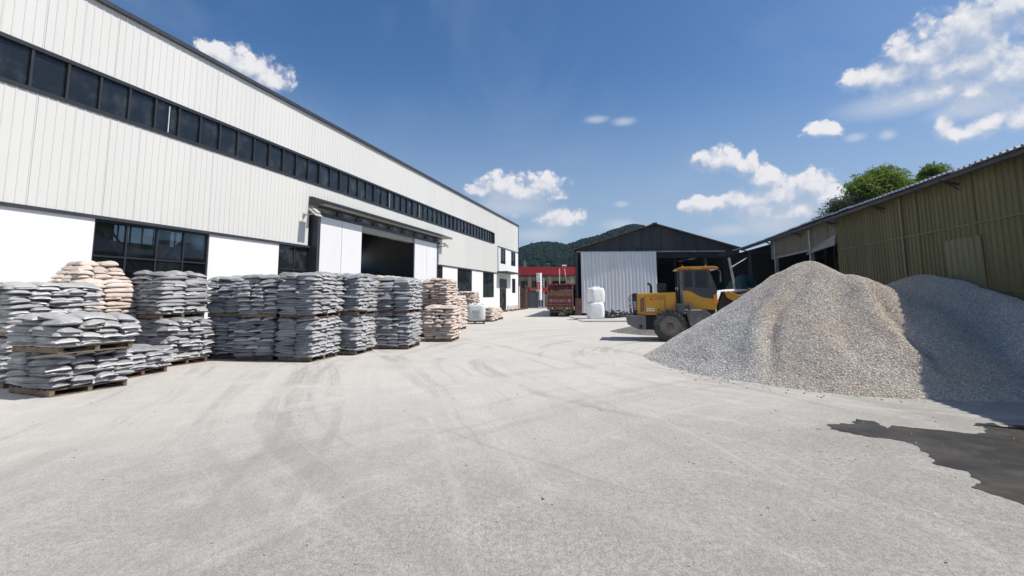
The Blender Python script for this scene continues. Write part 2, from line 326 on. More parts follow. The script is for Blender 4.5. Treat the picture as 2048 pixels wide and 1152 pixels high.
def ground_mat():
    m, t, b = mat_new('dusty_concrete_yard')
    geo = N(t, 'ShaderNodeNewGeometry'); P = geo.outputs['Position']
    big = smooth(t, noise_n(t, P, 0.16, 5, 0.6, 0.5), 0.33, 0.66)
    col = mixc(t, big, (0.36, 0.343, 0.31), (0.49, 0.468, 0.42))
    med = noise_n(t, P, 1.6, 8, 0.7)
    col = mixc(t, smooth(t, med, 0.42, 0.68), col, (0.50, 0.485, 0.45))
    # exposed aggregate speckle
    sp = noise_n(t, P, 48, 3, 0.8)
    msk = smooth(t, noise_n(t, P, 0.33, 5, 0.6), 0.40, 0.62)
    col = mixc(t, math_n(t, 'MULTIPLY', smooth(t, sp, 0.50, 0.62), math_n(t, 'ADD', math_n(t, 'MULTIPLY', msk, 0.45), 0.32)), col, (0.23, 0.222, 0.208))
    col = mixc(t, math_n(t, 'MULTIPLY', smooth(t, sp, 0.44, 0.34), 0.38), col, (0.66, 0.64, 0.60))
    mot = noise_n(t, P, 7.5, 6, 0.75)
    col = mixc(t, math_n(t, 'MULTIPLY', smooth(t, mot, 0.5, 0.57), math_n(t, 'ADD', math_n(t, 'MULTIPLY', msk, 0.30), 0.12)), col, (0.29, 0.285, 0.275))
    # the area nearest the puddle side is worn to the aggregate, the lane by the stacks is coated with pale dust
    sxyz = N(t, 'ShaderNodeSeparateXYZ'); t.links.new(P, sxyz.inputs[0])
    wy = math_n(t, 'ADD', math_n(t, 'ADD', sxyz.outputs[1], math_n(t, 'MULTIPLY', sxyz.outputs[0], -0.35)), math_n(t, 'MULTIPLY', math_n(t, 'SUBTRACT', noise_n(t, P, 0.25, 5, 0.65), 0.5), 9.0))
    worn = smooth(t, wy, 12.0, 3.0)
    fl = noise_n(t, P, 16, 7, 0.8)
    col = mixc(t, math_n(t, 'MULTIPLY', worn, math_n(t, 'ADD', 0.16, math_n(t, 'MULTIPLY', smooth(t, fl, 0.47, 0.56), 0.50))), col, (0.24, 0.228, 0.21))
    col = mixc(t, math_n(t, 'MULTIPLY', math_n(t, 'SUBTRACT', 1.0, worn), 0.62), col, (0.61, 0.587, 0.535))
    # wheel marks: rings round the gravel pile where the loader turns, and long bends along the driving lane
    for (cx, cy), r0, r1, fr, fa, amt in (((10.0, 15.5), 6.5, 15.5, 1.7, 0.05, 0.62), ((-46.0, -4.0), 36.0, 54.0, 1.7, 0.03, 0.50), ((14.0, -6.0), 7.0, 22.0, 1.5, 0.05, 0.42)):
        sb = N(t, 'ShaderNodeVectorMath', operation='SUBTRACT'); t.links.new(P, sb.inputs[0]); sb.inputs[1].default_value = (cx, cy, 0)
        ln = N(t, 'ShaderNodeVectorMath', operation='LENGTH'); t.links.new(sb.outputs[0], ln.inputs[0])
        q = N(t, 'ShaderNodeSeparateXYZ'); t.links.new(sb.outputs[0], q.inputs[0])
        an = math_n(t, 'MULTIPLY', math_n(t, 'ARCTAN2', q.outputs[1], q.outputs[0]), (r0 + r1) / 2 * fa)
        rr_ = math_n(t, 'ADD', math_n(t, 'MULTIPLY', ln.outputs['Value'], fr), math_n(t, 'MULTIPLY', noise_n(t, P, 0.22, 3), 1.6))
        cv = N(t, 'ShaderNodeCombineXYZ'); t.links.new(rr_, cv.inputs[0]); t.links.new(an, cv.inputs[1])
        nn = noise_n(t, cv.outputs[0], 1.0, 7, 0.66, 0.35)
        ms = math_n(t, 'MULTIPLY', smooth(t, ln.outputs['Value'], r0 - 1.5, r0 + 1.0), smooth(t, ln.outputs['Value'], r1 + 3.0, r1 - 1.0))
        brk = smooth(t, noise_n(t, P, 0.5, 5, 0.65), 0.36, 0.56)
        ms = math_n(t, 'MULTIPLY', ms, brk)
        col = mixc(t, math_n(t, 'MULTIPLY', math_n(t, 'MULTIPLY', smooth(t, nn, 0.52, 0.62), ms), amt * 0.85), col, (0.30, 0.286, 0.262))
        col = mixc(t, math_n(t, 'MULTIPLY', math_n(t, 'MULTIPLY', smooth(t, nn, 0.47, 0.36), ms), amt * 0.62), col, (0.60, 0.58, 0.53))
    # grit showing through everything
    g2 = noise_n(t, P, 62, 3, 0.8)
    col = mixc(t, math_n(t, 'MULTIPLY', smooth(t, g2, 0.53, 0.63), math_n(t, 'ADD', 0.16, math_n(t, 'MULTIPLY', worn, 0.30))), col, (0.20, 0.192, 0.18))
    col = mixc(t, math_n(t, 'MULTIPLY', smooth(t, g2, 0.45, 0.35), math_n(t, 'ADD', 0.12, math_n(t, 'MULTIPLY', worn, 0.28))), col, (0.70, 0.68, 0.64))
    # cracks
    wv = N(t, 'ShaderNodeTexNoise'); wv.inputs['Scale'].default_value = 0.9; wv.inputs['Detail'].default_value = 6; t.links.new(P, wv.inputs['Vector'])
    wa = N(t, 'ShaderNodeVectorMath', operation='MULTIPLY_ADD'); t.links.new(wv.outputs['Color'], wa.inputs[0]); wa.inputs[1].default_value = (1.6, 1.6, 0); t.links.new(P, wa.inputs[2])
    vo = N(t, 'ShaderNodeTexVoronoi', feature='DISTANCE_TO_EDGE'); vo.inputs['Scale'].default_value = 0.17; t.links.new(wa.outputs[0], vo.inputs['Vector'])
    cr = smooth(t, vo.outputs['Distance'], 0.0025, 0.0)
    cr = math_n(t, 'MULTIPLY', cr, smooth(t, noise_n(t, P, 0.35, 3), 0.46, 0.58))
    col = mixc(t, math_n(t, 'MULTIPLY', cr, 0.07), col, (0.17, 0.165, 0.16))
    # pinkish and tan stains
    col = mixc(t, math_n(t, 'MULTIPLY', smooth(t, noise_n(t, P, 0.22, 4, 0.6, 1.0), 0.56, 0.75), 0.35), col, (0.43, 0.37, 0.345))
    t.links.new(col, b.inputs['Base Color']); b.inputs['Roughness'].default_value = 0.9; b.inputs['Specular IOR Level'].default_value = 0.2
    h = math_n(t, 'ADD', math_n(t, 'MULTIPLY', sp, 0.35), math_n(t, 'MULTIPLY', noise_n(t, P, 12, 5, 0.7), 0.8))
    h = math_n(t, 'SUBTRACT', h, math_n(t, 'MULTIPLY', cr, 0.15))
    bp = N(t, 'ShaderNodeBump'); bp.inputs['Strength'].default_value = 0.8; bp.inputs['Distance'].default_value = 0.03
    t.links.new(h, bp.inputs['Height']); t.links.new(bp.outputs[0], b.inputs['Normal'])
    return m
def wet_mat():
    m, t, b = mat_new('wet_concrete')
    geo = N(t, 'ShaderNodeNewGeometry'); P = geo.outputs['Position']
    col = mixc(t, smooth(t, noise_n(t, P, 1.5, 6, 0.65), 0.35, 0.7), (0.030, 0.028, 0.023), (0.075, 0.067, 0.055))
    t.links.new(col, b.inputs['Base Color'])
    t.links.new(smooth(t, noise_n(t, P, 1.1, 5), 0.35, 0.7, 0.35, 0.75), b.inputs['Roughness']); b.inputs['Specular IOR Level'].default_value = 0.35
    bp = N(t, 'ShaderNodeBump'); bp.inputs['Strength'].default_value = 0.3; bp.inputs['Distance'].default_value = 0.02
    t.links.new(noise_n(t, P, 25, 5, 0.7), bp.inputs['Height']); t.links.new(bp.outputs[0], b.inputs['Normal'])
    return m
def gravel_mat(name, lo, hi, tan, front=False):
    m, t, b = mat_new(name)
    oi = N(t, 'ShaderNodeObjectInfo'); geo = N(t, 'ShaderNodeNewGeometry'); P = geo.outputs['Position']
    r = math_n(t, 'ADD', math_n(t, 'MULTIPLY', oi.outputs['Random'], 0.75), math_n(t, 'MULTIPLY', noise_n(t, P, 45, 3), 0.35), clamp=True)
    col = mixc(t, r, lo, hi)
    if front:                                           # a load of browner stone tipped over the yard side of the grey pile
        sx = N(t, 'ShaderNodeSeparateXYZ'); t.links.new(P, sx.inputs[0])
        e = math_n(t, 'ADD', math_n(t, 'SUBTRACT', sx.outputs[0], math_n(t, 'MULTIPLY', sx.outputs[1], 0.55)), math_n(t, 'MULTIPLY', noise_n(t, P, 0.7, 5, 0.6), 1.2))
        f1 = math_n(t, 'MULTIPLY', smooth(t, e, -0.7, 0.3), smooth(t, e, 5.6, 4.2))
        pat = math_n(t, 'ADD', 0.45, math_n(t, 'MULTIPLY', smooth(t, noise_n(t, P, 0.8, 4), 0.35, 0.65), 0.4))
        col = mixc(t, math_n(t, 'MULTIPLY', f1, pat), col, mixc(t, r, tuple(c * .5 for c in tan), tuple(min(1, c * 1.35) for c in tan)))
    else:
        col = mixc(t, math_n(t, 'MULTIPLY', smooth(t, noise_n(t, P, 0.35, 4), 0.4, 0.62), 0.55), col, tan)
    t.links.new(col, b.inputs['Base Color']); b.inputs['Roughness'].default_value = 0.85
    bp = N(t, 'ShaderNodeBump'); bp.inputs['Strength'].default_value = 0.8; bp.inputs['Distance'].default_value = 0.02
    t.links.new(noise_n(t, P, 45, 4, 0.7), bp.inputs['Height']); t.links.new(bp.outputs[0], b.inputs['Normal'])
    return m
def sack_mat(name, lo, hi, rough, spec):
    m, t, b = mat_new(name)
    geo = N(t, 'ShaderNodeNewGeometry'); P = geo.outputs['Position']
    oi = N(t, 'ShaderNodeObjectInfo')
    r = math_n(t, 'ADD', noise_n(t, P, 2.6, 2, 0.5), math_n(t, 'MULTIPLY', math_n(t, 'SUBTRACT', oi.outputs['Random'], 0.5), 0.3))
    col = mixc(t, smooth(t, r, 0.3, 0.72), lo, hi)
    col = mixc(t, math_n(t, 'MULTIPLY', smooth(t, noise_n(t, P, 30, 5, 0.7), 0.5, 0.7), 0.3), col, tuple(min(1, c * 1.7) for c in hi))
    t.links.new(col, b.inputs['Base Color']); b.inputs['Specular IOR Level'].default_value = spec
    t.links.new(smooth(t, noise_n(t, P, 14, 4), 0.3, 0.7, rough - 0.12, rough + 0.15), b.inputs['Roughness'])
    mp = N(t, 'ShaderNodeVectorMath', operation='MULTIPLY'); t.links.new(P, mp.inputs[0]); mp.inputs[1].default_value = (1, 1, 1.8)
    bp = N(t, 'ShaderNodeBump'); bp.inputs['Strength'].default_value = 0.75; bp.inputs['Distance'].default_value = 0.03
    t.links.new(noise_n(t, mp.outputs[0], 11, 5, 0.62, 1.2), bp.inputs['Height']); t.links.new(bp.outputs[0], b.inputs['Normal'])
    return m
def leaf_mat(name, lo, hi, trans=0.4):
    m = bpy.data.materials.new(name); m.use_nodes = True; t = m.node_tree; t.nodes.clear()
    out = N(t, 'ShaderNodeOutputMaterial'); geo = N(t, 'ShaderNodeNewGeometry'); oi = N(t, 'ShaderNodeObjectInfo')
    f = math_n(t, 'ADD', math_n(t, 'MULTIPLY', geo.outputs['Random Per Island'], 0.6), math_n(t, 'MULTIPLY', oi.outputs['Random'], 0.4))
    col = mixc(t, f, lo, hi)
    d = N(t, 'ShaderNodeBsdfDiffuse'); t.links.new(col, d.inputs[0]); tl = N(t, 'ShaderNodeBsdfTranslucent'); t.links.new(mixc(t, 0.5, col, tuple(min(1, c * 1.5) for c in hi)), tl.inputs[0])
    mx = N(t, 'ShaderNodeMixShader'); mx.inputs[0].default_value = trans; t.links.new(d.outputs[0], mx.inputs[1]); t.links.new(tl.outputs[0], mx.inputs[2])
    t.links.new(mx.outputs[0], out.inputs[0]); return m
MT['ground'] = ground_mat(); MT['wet'] = wet_mat()
MT['gravel'] = gravel_mat('crushed_stone', (0.26, 0.25, 0.235), (0.86, 0.83, 0.77), (0.60, 0.51, 0.41), True)
MT['gravel_grey'] = gravel_mat('grey_crushed_stone', (0.12, 0.12, 0.118), (0.42, 0.41, 0.40), (0.26, 0.25, 0.235))
MT['sand'] = mat('white_stone_powder', (0.66, 0.66, 0.64), 0.9, var=0.08, bump=0.3, bscale=12)
MT['sack_grey'] = sack_mat('grey_plastic_sack', (0.215, 0.218, 0.23), (0.35, 0.352, 0.36), 0.42, 0.42)
MT['sack_pale'] = sack_mat('pale_grey_plastic_sack', (0.31, 0.31, 0.312), (0.42, 0.42, 0.415), 0.42, 0.45)
MT['sack_beige'] = sack_mat('beige_woven_sack', (0.49, 0.405, 0.345), (0.63, 0.545, 0.48), 0.62, 0.25)
MT['seam'] = mat('pale_sack_seam', (0.55, 0.55, 0.55), 0.4, var=0.1, vscale=8)
MT['seam_beige'] = mat('pale_beige_seam', (0.58, 0.50, 0.43), 0.6, var=0.1, vscale=8)
MT['forest'] = leaf_mat('forest_crowns', (0.006, 0.016, 0.012), (0.020, 0.036, 0.022), 0.1)
MT['hillsoil'] = mat('hill_floor', (0.03, 0.045, 0.022), 0.95, var=0.4, vscale=0.02)
MT['leaf'] = leaf_mat('bamboo_leaf', (0.075, 0.13, 0.028), (0.20, 0.27, 0.055), 0.48)
MT['leaf_dull'] = leaf_mat('dull_leaf', (0.07, 0.10, 0.05), (0.15, 0.17, 0.10), 0.35)
MT['scrub'] = leaf_mat('scrub_leaf', (0.06, 0.09, 0.03), (0.14, 0.16, 0.06), 0.3)

# ------------------------------------------------------------------ setting: ground, slab, wet patch, hills
def ground():
    vs = []; fs = []
    xs = [-1000, -400, -100, -40, -20, -10, 0, 10, 20, 40, 100, 400, 1000]; ys = [-900, -200, -40, -10, 0, 10, 20, 30, 45, 60, 90, 150, 400, 1200]
    for y in ys:
        for x in xs: vs.append((x, y, 0))
    n = len(xs)
    for j in range(len(ys) - 1):
        for i in range(n - 1): fs.append((j * n + i, j * n + i + 1, (j + 1) * n + i + 1, (j + 1) * n + i))
    m = MB(); m.add(vs, fs); o = m.build('ground', MT['ground'])
    tag(o, 'pale grey dusty concrete yard with cracks and wheel marks', None, None, 'structure')
ground()

PUDDLE = [(4.57, 7.55), (4.80, 7.60), (4.96, 7.58), (5.05, 7.72), (5.19, 7.84), (5.35, 7.71), (5.33, 7.50), (5.28, 7.32), (5.36, 7.42), (5.45, 7.46), (5.77, 7.32), (5.92, 7.21), (6.24, 7.03), (6.45, 7.08), (6.56, 7.22), (6.72, 7.38), (6.60, 7.46), (6.76, 7.56), (7.02, 7.60), (6.91, 7.30), (7.10, 7.42), (7.23, 7.48), (7.39, 7.42), (7.75, 7.35), (8.4, 7.0), (8.5, 5.0), (7.2, 3.6), (5.6, 3.5), (4.5, 4.0), (4.59, 4.75), (4.55, 4.95), (4.50, 5.20), (4.68, 5.25), (4.83, 5.58), (4.70, 5.81), (4.85, 6.05), (4.98, 6.35), (5.08, 6.60), (4.93, 6.81), (4.67, 6.98), (4.50, 7.30)]
def wet_patch():
    pts = []
    n = len(PUDDLE)
    for i in range(n):                              # ragged outline
        a, b = Vector(PUDDLE[i]), Vector(PUDDLE[(i + 1) % n]); L = (b - a).length; k = max(1, int(L / 0.05)); d = (b - a); nrm = Vector((-d.y, d.x)).normalized()
        for j in range(k):
            p = a + d * (j / k); q = p + nrm * ((random.random() - 0.5) * 0.045 + 0.04 * sin(p.x * 23 + p.y * 17) * 0.5); pts.append((q.x, q.y, 0.004))
    me = bpy.data.meshes.new('wet_patch'); bm = bmesh.new(); vs = [bm.verts.new(p) for p in pts]; f = bm.faces.new(vs); f.normal_update()
    if f.normal.z < 0: f.normal_flip()
    bmesh.ops.triangulate(bm, faces=bm.faces); bm.to_mesh(me); bm.free(); me.materials.append(MT['wet'])
    o = put('wet_patch', me); tag(o, 'dark wet patch with ragged edge on the pale concrete', None, None, 'structure')
wet_patch()

def slab():
    m = MB(); m.prism([(4.75, 0.0), (24, 0.0), (24, 0.10), (4.95, 0.10), (4.78, 0.04)], 34.6, 60)
    o = m.build('shed_apron', MT['concrete'], bevel=0.015); tag(o, 'raised concrete slab in front of the gabled shed', None, None, 'structure')
slab()

def fbm2(x, y, oct=5, seed=0):
    v = np.zeros_like(x, dtype=float); a = 1.0; f = 1.0; r = np.random.default_rng(seed)
    for _ in range(oct):
        for k in range(3):
            th = r.uniform(0, 2 * pi); ph = r.uniform(0, 2 * pi)
            v += a / 3 * np.sin(f * (x * cos(th) + y * sin(th)) + ph + 1.3 * np.sin(f * 0.7 * (y * cos(th) - x * sin(th)) + ph * 2))
        a *= 0.52; f *= 2.03
    return v
def grid_mesh(name, X, Y, Z, mats, smooth_=True):
    ny, nx = X.shape; v = np.stack([X, Y, Z], -1).reshape(-1, 3)
    idx = np.arange(nx * ny).reshape(ny, nx); f = np.stack([idx[:-1, :-1], idx[:-1, 1:], idx[1:, 1:], idx[1:, :-1]], -1).reshape(-1, 4)
    me = bpy.data.meshes.new(name); me.from_pydata(v.tolist(), [], f.tolist())
    me.materials.append(mats); me.polygons.foreach_set('use_smooth', [smooth_] * len(me.polygons)); return me

RIDGE = [(-60, 2.0), (-30, 3.2), (-10, 3.8), (-3, 4.6), (0.74, 5.45), (2.07, 5.9), (3.51, 6.1), (4.94, 5.95), (6.08, 5.68), (7.22, 5.9), (8.07, 6.3), (10.05, 6.7), (11.45, 7.3), (13.68, 7.85), (15.03, 7.55), (16.6, 6.4), (20, 4.9), (25, 4.2), (35, 3.6), (60, 3.0), (90, 2.5)]
def scatter_nodes(name, density, mat_, smin, smax, squash, lift=0.0, seed=0, subdiv=1, rough=0.25, keep=True):
    g = bpy.data.node_groups.new(name, 'GeometryNodeTree')
    g.interface.new_socket('Geometry', in_out='INPUT', socket_type='NodeSocketGeometry'); g.interface.new_socket('Geometry', in_out='OUTPUT', socket_type='NodeSocketGeometry')
    gi = N(g, 'NodeGroupInput'); go = N(g, 'NodeGroupOutput')
    d = N(g, 'GeometryNodeDistributePointsOnFaces'); d.inputs['Density'].default_value = density; d.inputs['Seed'].default_value = seed
    g.links.new(gi.outputs[0], d.inputs['Mesh'])
    ico = N(g, 'GeometryNodeMeshIcoSphere'); ico.inputs['Radius'].default_value = 1.0; ico.inputs['Subdivisions'].default_value = subdiv
    pos = N(g, 'GeometryNodeInputPosition'); nz = N(g, 'ShaderNodeTexNoise'); nz.inputs['Scale'].default_value = 1.3; g.links.new(pos.outputs[0], nz.inputs['Vector'])
    sub = N(g, 'ShaderNodeVectorMath', operation='SUBTRACT'); g.links.new(nz.outputs['Color'], sub.inputs[0]); sub.inputs[1].default_value = (0.5, 0.5, 0.5)
    sc = N(g, 'ShaderNodeVectorMath', operation='SCALE'); g.links.new(sub.outputs[0], sc.inputs[0]); sc.inputs['Scale'].default_value = rough * 4
    sp = N(g, 'GeometryNodeSetPosition'); g.links.new(ico.outputs['Mesh'], sp.inputs[0]); g.links.new(sc.outputs[0], sp.inputs['Offset'])
    sm = N(g, 'GeometryNodeSetMaterial'); sm.inputs['Material'].default_value = mat_; g.links.new(sp.outputs[0], sm.inputs[0])
    ip = N(g, 'GeometryNodeInstanceOnPoints'); g.links.new(d.outputs['Points'], ip.inputs['Points']); g.links.new(sm.outputs[0], ip.inputs['Instance'])
    rr = N(g, 'FunctionNodeRandomValue', data_type='FLOAT_VECTOR'); rr.inputs[0].default_value = (0, 0, 0)
    rr.inputs[1].default_value = (6.28, 6.28, 6.28) if squash is None else (0.2, 0.2, 6.28)
    g.links.new(rr.outputs[0], ip.inputs['Rotation'])
    rs = N(g, 'FunctionNodeRandomValue', data_type='FLOAT_VECTOR')
    q = 1.0 if squash is None else squash
    rs.inputs[0].default_value = (smin, smin, smin * q); rs.inputs[1].default_value = (smax, smax, smax * q); rs.inputs['Seed'].default_value = 3
    g.links.new(rs.outputs[0], ip.inputs['Scale'])
    j = N(g, 'GeometryNodeJoinGeometry')
    if keep: g.links.new(gi.outputs[0], j.inputs[0])
    g.links.new(ip.outputs[0], j.inputs[0]); g.links.new(j.outputs[0], go.inputs[0])
    return g
def add_scatter(o, **kw):
    md = o.modifiers.new('scatter', 'NODES'); md.node_group = scatter_nodes(o.name + '_scatter', **kw)

def hills():
    az = np.radians(np.linspace(-60, 75, 320)); r = np.concatenate([np.linspace(130, 330, 20)[:-1], np.linspace(330, 560, 44), np.linspace(575, 900, 12)])
    A, RR = np.meshgrid(az, r); prof = np.interp(np.degrees(A), [p[0] for p in RIDGE], [p[1] for p in RIDGE])
    peak = np.tan(np.radians(prof)) * 540 - 3.5
    s = np.clip((RR - 130) / (540 - 130), 0, 1); s = s * s * (3 - 2 * s) * 0.75 + 0.25 * s
    back = np.clip((RR - 560) / 400, 0, 1)
    X = RR * np.sin(A); Y = RR * np.cos(A)
    Z = peak * s * (1 - 0.55 * back) + fbm2(X * 0.014, Y * 0.014, 5, 3) * 5.0 * s * np.clip((535 - RR) / 80, 0.12, 1)
    Z = np.where(RR < 150, Z - 0.6, Z)
    o = put('hill', grid_mesh('hill', X, Y, Z, MT['hillsoil'])); tag(o, 'dark green wooded hill rising behind the red roof and shed', None, None, 'structure')
    # the wood on the hill reads as one mass
    sel = az[(np.degrees(az) > -8) & (np.degrees(az) < 42)]
    ci = np.where((np.degrees(az) > -8) & (np.degrees(az) < 42))[0]; ri = np.where(r > 235)[0]
    w = put('forest', grid_mesh('forest', X[np.ix_(ri, ci)], Y[np.ix_(ri, ci)], Z[np.ix_(ri, ci)] - 0.4, MT['hillsoil']))
    add_scatter(w, density=0.055, mat_=MT['forest'], smin=1.5, smax=3.6, squash=0.95, subdiv=2, rough=0.32)
    tag(w, 'dense dark wood covering the hill behind the yard', None, None, 'stuff')
hills()

def haze():
    m = bpy.data.materials.new('haze_air'); m.use_nodes = True; t = m.node_tree; t.nodes.clear()
    out = N(t, 'ShaderNodeOutputMaterial'); v = N(t, 'ShaderNodeVolumePrincipled'); v.inputs['Color'].default_value = (0.50, 0.70, 1.0, 1)
    v.inputs['Density'].default_value = 0.00019; v.inputs['Anisotropy'].default_value = 0.2; t.links.new(v.outputs[0], out.inputs['Volume'])
    mb = MB(); mb.box(-1050, 1050, -950, 1250, -1.5, 130); tag(mb.build('haze', m), 'thin pale haze in the air over the yard and hill', None, None, 'stuff')
haze()

# ------------------------------------------------------------------ corrugated sheet
def sheet_mesh(name, w, h, ribs, depth, ribw, mats, back=0.02):
    """ribbed sheet in x 0..w, z 0..h; ribs stand out towards -y"""
    prof = []; p = w / ribs
    for k in range(ribs):
        x0 = k * p
        prof += [(x0, 0), (x0 + p - ribw, 0), (x0 + p - ribw * 0.70, -depth), (x0 + p - ribw * 0.30, -depth)]
    prof.append((w, 0))
    n = len(prof); m = MB(); vs = [(x, y, 0) for x, y in prof] + [(x, y, h) for x, y in prof] + [(0, back, 0), (w, back, 0), (0, back, h), (w, back, h)]
    fs = [(i, i + 1, i + n + 1, i + n) for i in range(n - 1)] + [(2 * n, 2 * n + 2, 2 * n + 3, 2 * n + 1)]
    fs += [(0, n, 2 * n + 2, 2 * n), (n - 1, 2 * n + 1, 2 * n + 3, 2 * n - 1), tuple(range(n))[::-1] + (2 * n, 2 * n + 1), tuple(range(n, 2 * n)) + (2 * n + 3, 2 * n + 2)]
    m.add(vs, fs); return m.mesh(name, mats)

# ------------------------------------------------------------------ factory (left)
def window(parent, s0, s1, z0, z1, cols, rows, glass, y=0.04, fr=0.06, name='window'):
    m = MB()
    m.box(s0, s1, y, y + 0.09, z0, z0 + fr); m.box(s0, s1, y, y + 0.09, z1 - fr, z1)
    m.box(s0, s0 + fr, y + 0.001, y + 0.089, z0 + fr, z1 - fr); m.box(s1 - fr, s1, y + 0.001, y + 0.089, z0 + fr, z1 - fr)
    for i in range(1, cols):
        x = s0 + (s1 - s0) * i / cols; m.box(x - 0.03, x + 0.03, y + 0.004, y + 0.085, z0 + fr, z1 - fr)
    for j in range(1, rows):
        z = z0 + (z1 - z0) * j / rows; m.box(s0 + fr, s1 - fr, y + 0.008, y + 0.08, z - 0.025, z + 0.025)
    w = m.build(name, MT['mull'], parent)
    cw = (s1 - s0) / cols; ch = (z1 - z0) / rows
    pm = MB(); pm.box(0.01, cw - 0.01, 0, 0.008, 0.01, ch - 0.01); me = pm.mesh('pane', glass)
    for i in range(cols):
        for j in range(rows): put('pane', me, w, (s0 + i * cw, y + 0.045, z0 + j * ch), (R(random.uniform(-.35, .35)), 0, R(random.uniform(-.35, .35))))
    return w

def factory():
    U = (0.2539952, 0.9672055); root = empty('factory_building', (-16 * U[1], 16 * U[0], 0), math.atan2(U[1], U[0]))
    tag(root, 'long white metal factory hall with a dark window band and tall open sliding door', 'factory')
    S0, S1, DEP, TOP = -8.0, 64.0, 24.0, 10.95
    BZ0, BZ1, CZ = 7.5, 8.72, 4.33
    # smooth white lower wall in pieces between the openings
    T = 0.22
    segs = [(S0, 11.27, 0, CZ), (11.27, 15.42, 0, 0.9), (15.42, 19.2, 0, CZ), (19.2, 21.45, 0, 0.9), (36.62, 38.42, 0, 0.9), (38.42, 41.8, 0, CZ), (41.8, 45.7, 0, 1.57), (45.7, 49.1, 0, CZ), (49.1, 53.0, 0, 1.6), (53.0, 55.0, 0, CZ), (54.4, 64.0, 4.345, 5.48), (54.4, 55.64, 5.483, 7.36), (57.8, 60.4, 5.483, 7.36), (62.63, 64, 5.483, 7.36), (55.64, 57.8, 7.27, 7.36), (60.4, 62.63, 7.27, 7.36), (58.45, 60.83, 0, 4.34), (60.83, 62.56, 0, 2.09), (60.83, 62.56, 3.89, 4.34), (62.56, 64.0, 0, 4.34), (55.003, 58.447, 3.82, 4.34)]
    for (a, b, z0, z1) in segs:
        m = MB(); m.box(a + 0.002, b - 0.002, 0.0, T, z0, z1); m.build('wall_panel', MT['wall_white'], root)
    # cladding sheets
    pw = 0.972
    low = sheet_mesh('cladding_panel', pw - 0.006, BZ0 - CZ, 4, 0.015, 0.05, MT['clad'])
    cut = sheet_mesh('cladding_panel', pw - 0.006, BZ0 - 6.15, 4, 0.015, 0.05, MT['clad'])
    upp = sheet_mesh('cladding_panel', pw - 0.006, TOP - BZ1, 4, 0.015, 0.05, MT['clad'])
    full = sheet_mesh('cladding_panel', pw - 0.006, TOP - CZ, 4, 0.015, 0.05, MT['clad'])
    endp = sheet_mesh('cladding_panel', pw - 0.006, TOP - 7.4, 4, 0.015, 0.05, MT['clad'])
    k = 0; s = S0
    while s < S1 - 0.5:
        dy = -0.03 + random.uniform(-0.004, 0.004); rz = R(random.uniform(-0.12, 0.12))
        if s > 54.3: put('cladding_panel', endp, root, (s, dy, 7.4), (0, 0, rz))
        elif s > 52.3: put('cladding_panel', full, root, (s, dy, CZ), (0, 0, rz))
        else:
            put('cladding_panel', upp, root, (s, dy, BZ1), (0, 0, rz))
            if 21.0 < s < 36.2: put('cladding_panel', cut, root, (s, dy, 6.15), (0, 0, rz))
            else: put('cladding_panel', low, root, (s, dy, CZ), (0, 0, rz))
        s += pw
    # window band
    m = MB(); m.box(S0, 52.45, -0.075, 0.12, BZ0 - 0.04, BZ0 + 0.07); m.box(S0, 52.45, -0.075, 0.12, BZ1 - 0.08, BZ1 + 0.03); m.box(52.40, 52.5, -0.074, 0.119, BZ0 + 0.07, BZ1 - 0.08)
    band = m.build('window_band', MT['mull'], root)
    gm = MB(); gm.box(0.035, 0.865, 0, 0.008, 0, BZ1 - BZ0 - 0.15); pane = gm.mesh('pane', MT['glass_band'])
    mm = MB(); mm.box(-0.033, 0.033, -0.05, 0.05, 0, BZ1 - BZ0 - 0.15); mul = mm.mesh('mullion', MT['mull'])
    s = 9.25 - 0.9 * 19
    while s < 52.0:
        put('mullion', mul, band, (s, 0.0, BZ0 + 0.07))
        if s + 0.9 < 52.45: put('pane', pane, band, (s, 0.03, BZ0 + 0.07), (R(random.uniform(-.5, .5)), 0, R(random.uniform(-.6, .6))))
        s += 0.9
    m = MB()
    for q in (13.35, 29.2, 33.7): m.box(q - 0.012, q + 0.012, -0.052, -0.03, BZ0 + 0.1, BZ1 - 0.18)
    m.build('window_strip', MT['white'], band)
    # trims
    for q in ((S0, 21.4, -0.07, 0.01, CZ - 0.09, CZ + 0.01), (36.65, 54.3, -0.07, 0.01, CZ - 0.08, CZ + 0.01), (54.35, 64.05, -0.07, 0.01, 7.33, 7.41), (54.36, 54.42, -0.072, 0.01, 4.36, 7.325)):
        m = MB(); m.box(*q); m.build('wall_trim', MT['trim'], root)
    m = MB(); m.prism([(S0, TOP - 0.04), (S1 + 0.12, TOP - 0.04), (S1 + 0.12, TOP + 0.10), (S0, TOP + 0.10)], -0.16, 0.1)
    m.box(63.98, 64.1, -0.08, 0.1, 7.42, TOP - 0.041)
    m.build('roof_edge', MT['trim'], root)
    # shell and interior
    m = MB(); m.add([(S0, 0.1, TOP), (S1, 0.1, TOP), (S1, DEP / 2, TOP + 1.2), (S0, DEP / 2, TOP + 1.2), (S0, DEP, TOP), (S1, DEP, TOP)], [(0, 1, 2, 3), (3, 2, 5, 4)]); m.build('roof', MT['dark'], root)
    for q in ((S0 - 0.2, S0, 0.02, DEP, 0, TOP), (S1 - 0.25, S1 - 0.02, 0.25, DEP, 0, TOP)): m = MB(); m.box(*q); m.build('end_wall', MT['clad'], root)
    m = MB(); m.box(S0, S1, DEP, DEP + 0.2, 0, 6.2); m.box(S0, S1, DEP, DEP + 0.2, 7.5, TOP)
    for i in range(0, 72): m.box(S0 + i - 0.05, S0 + i + 0.05, DEP + 0.05, DEP + 0.12, 6.2, 7.5)
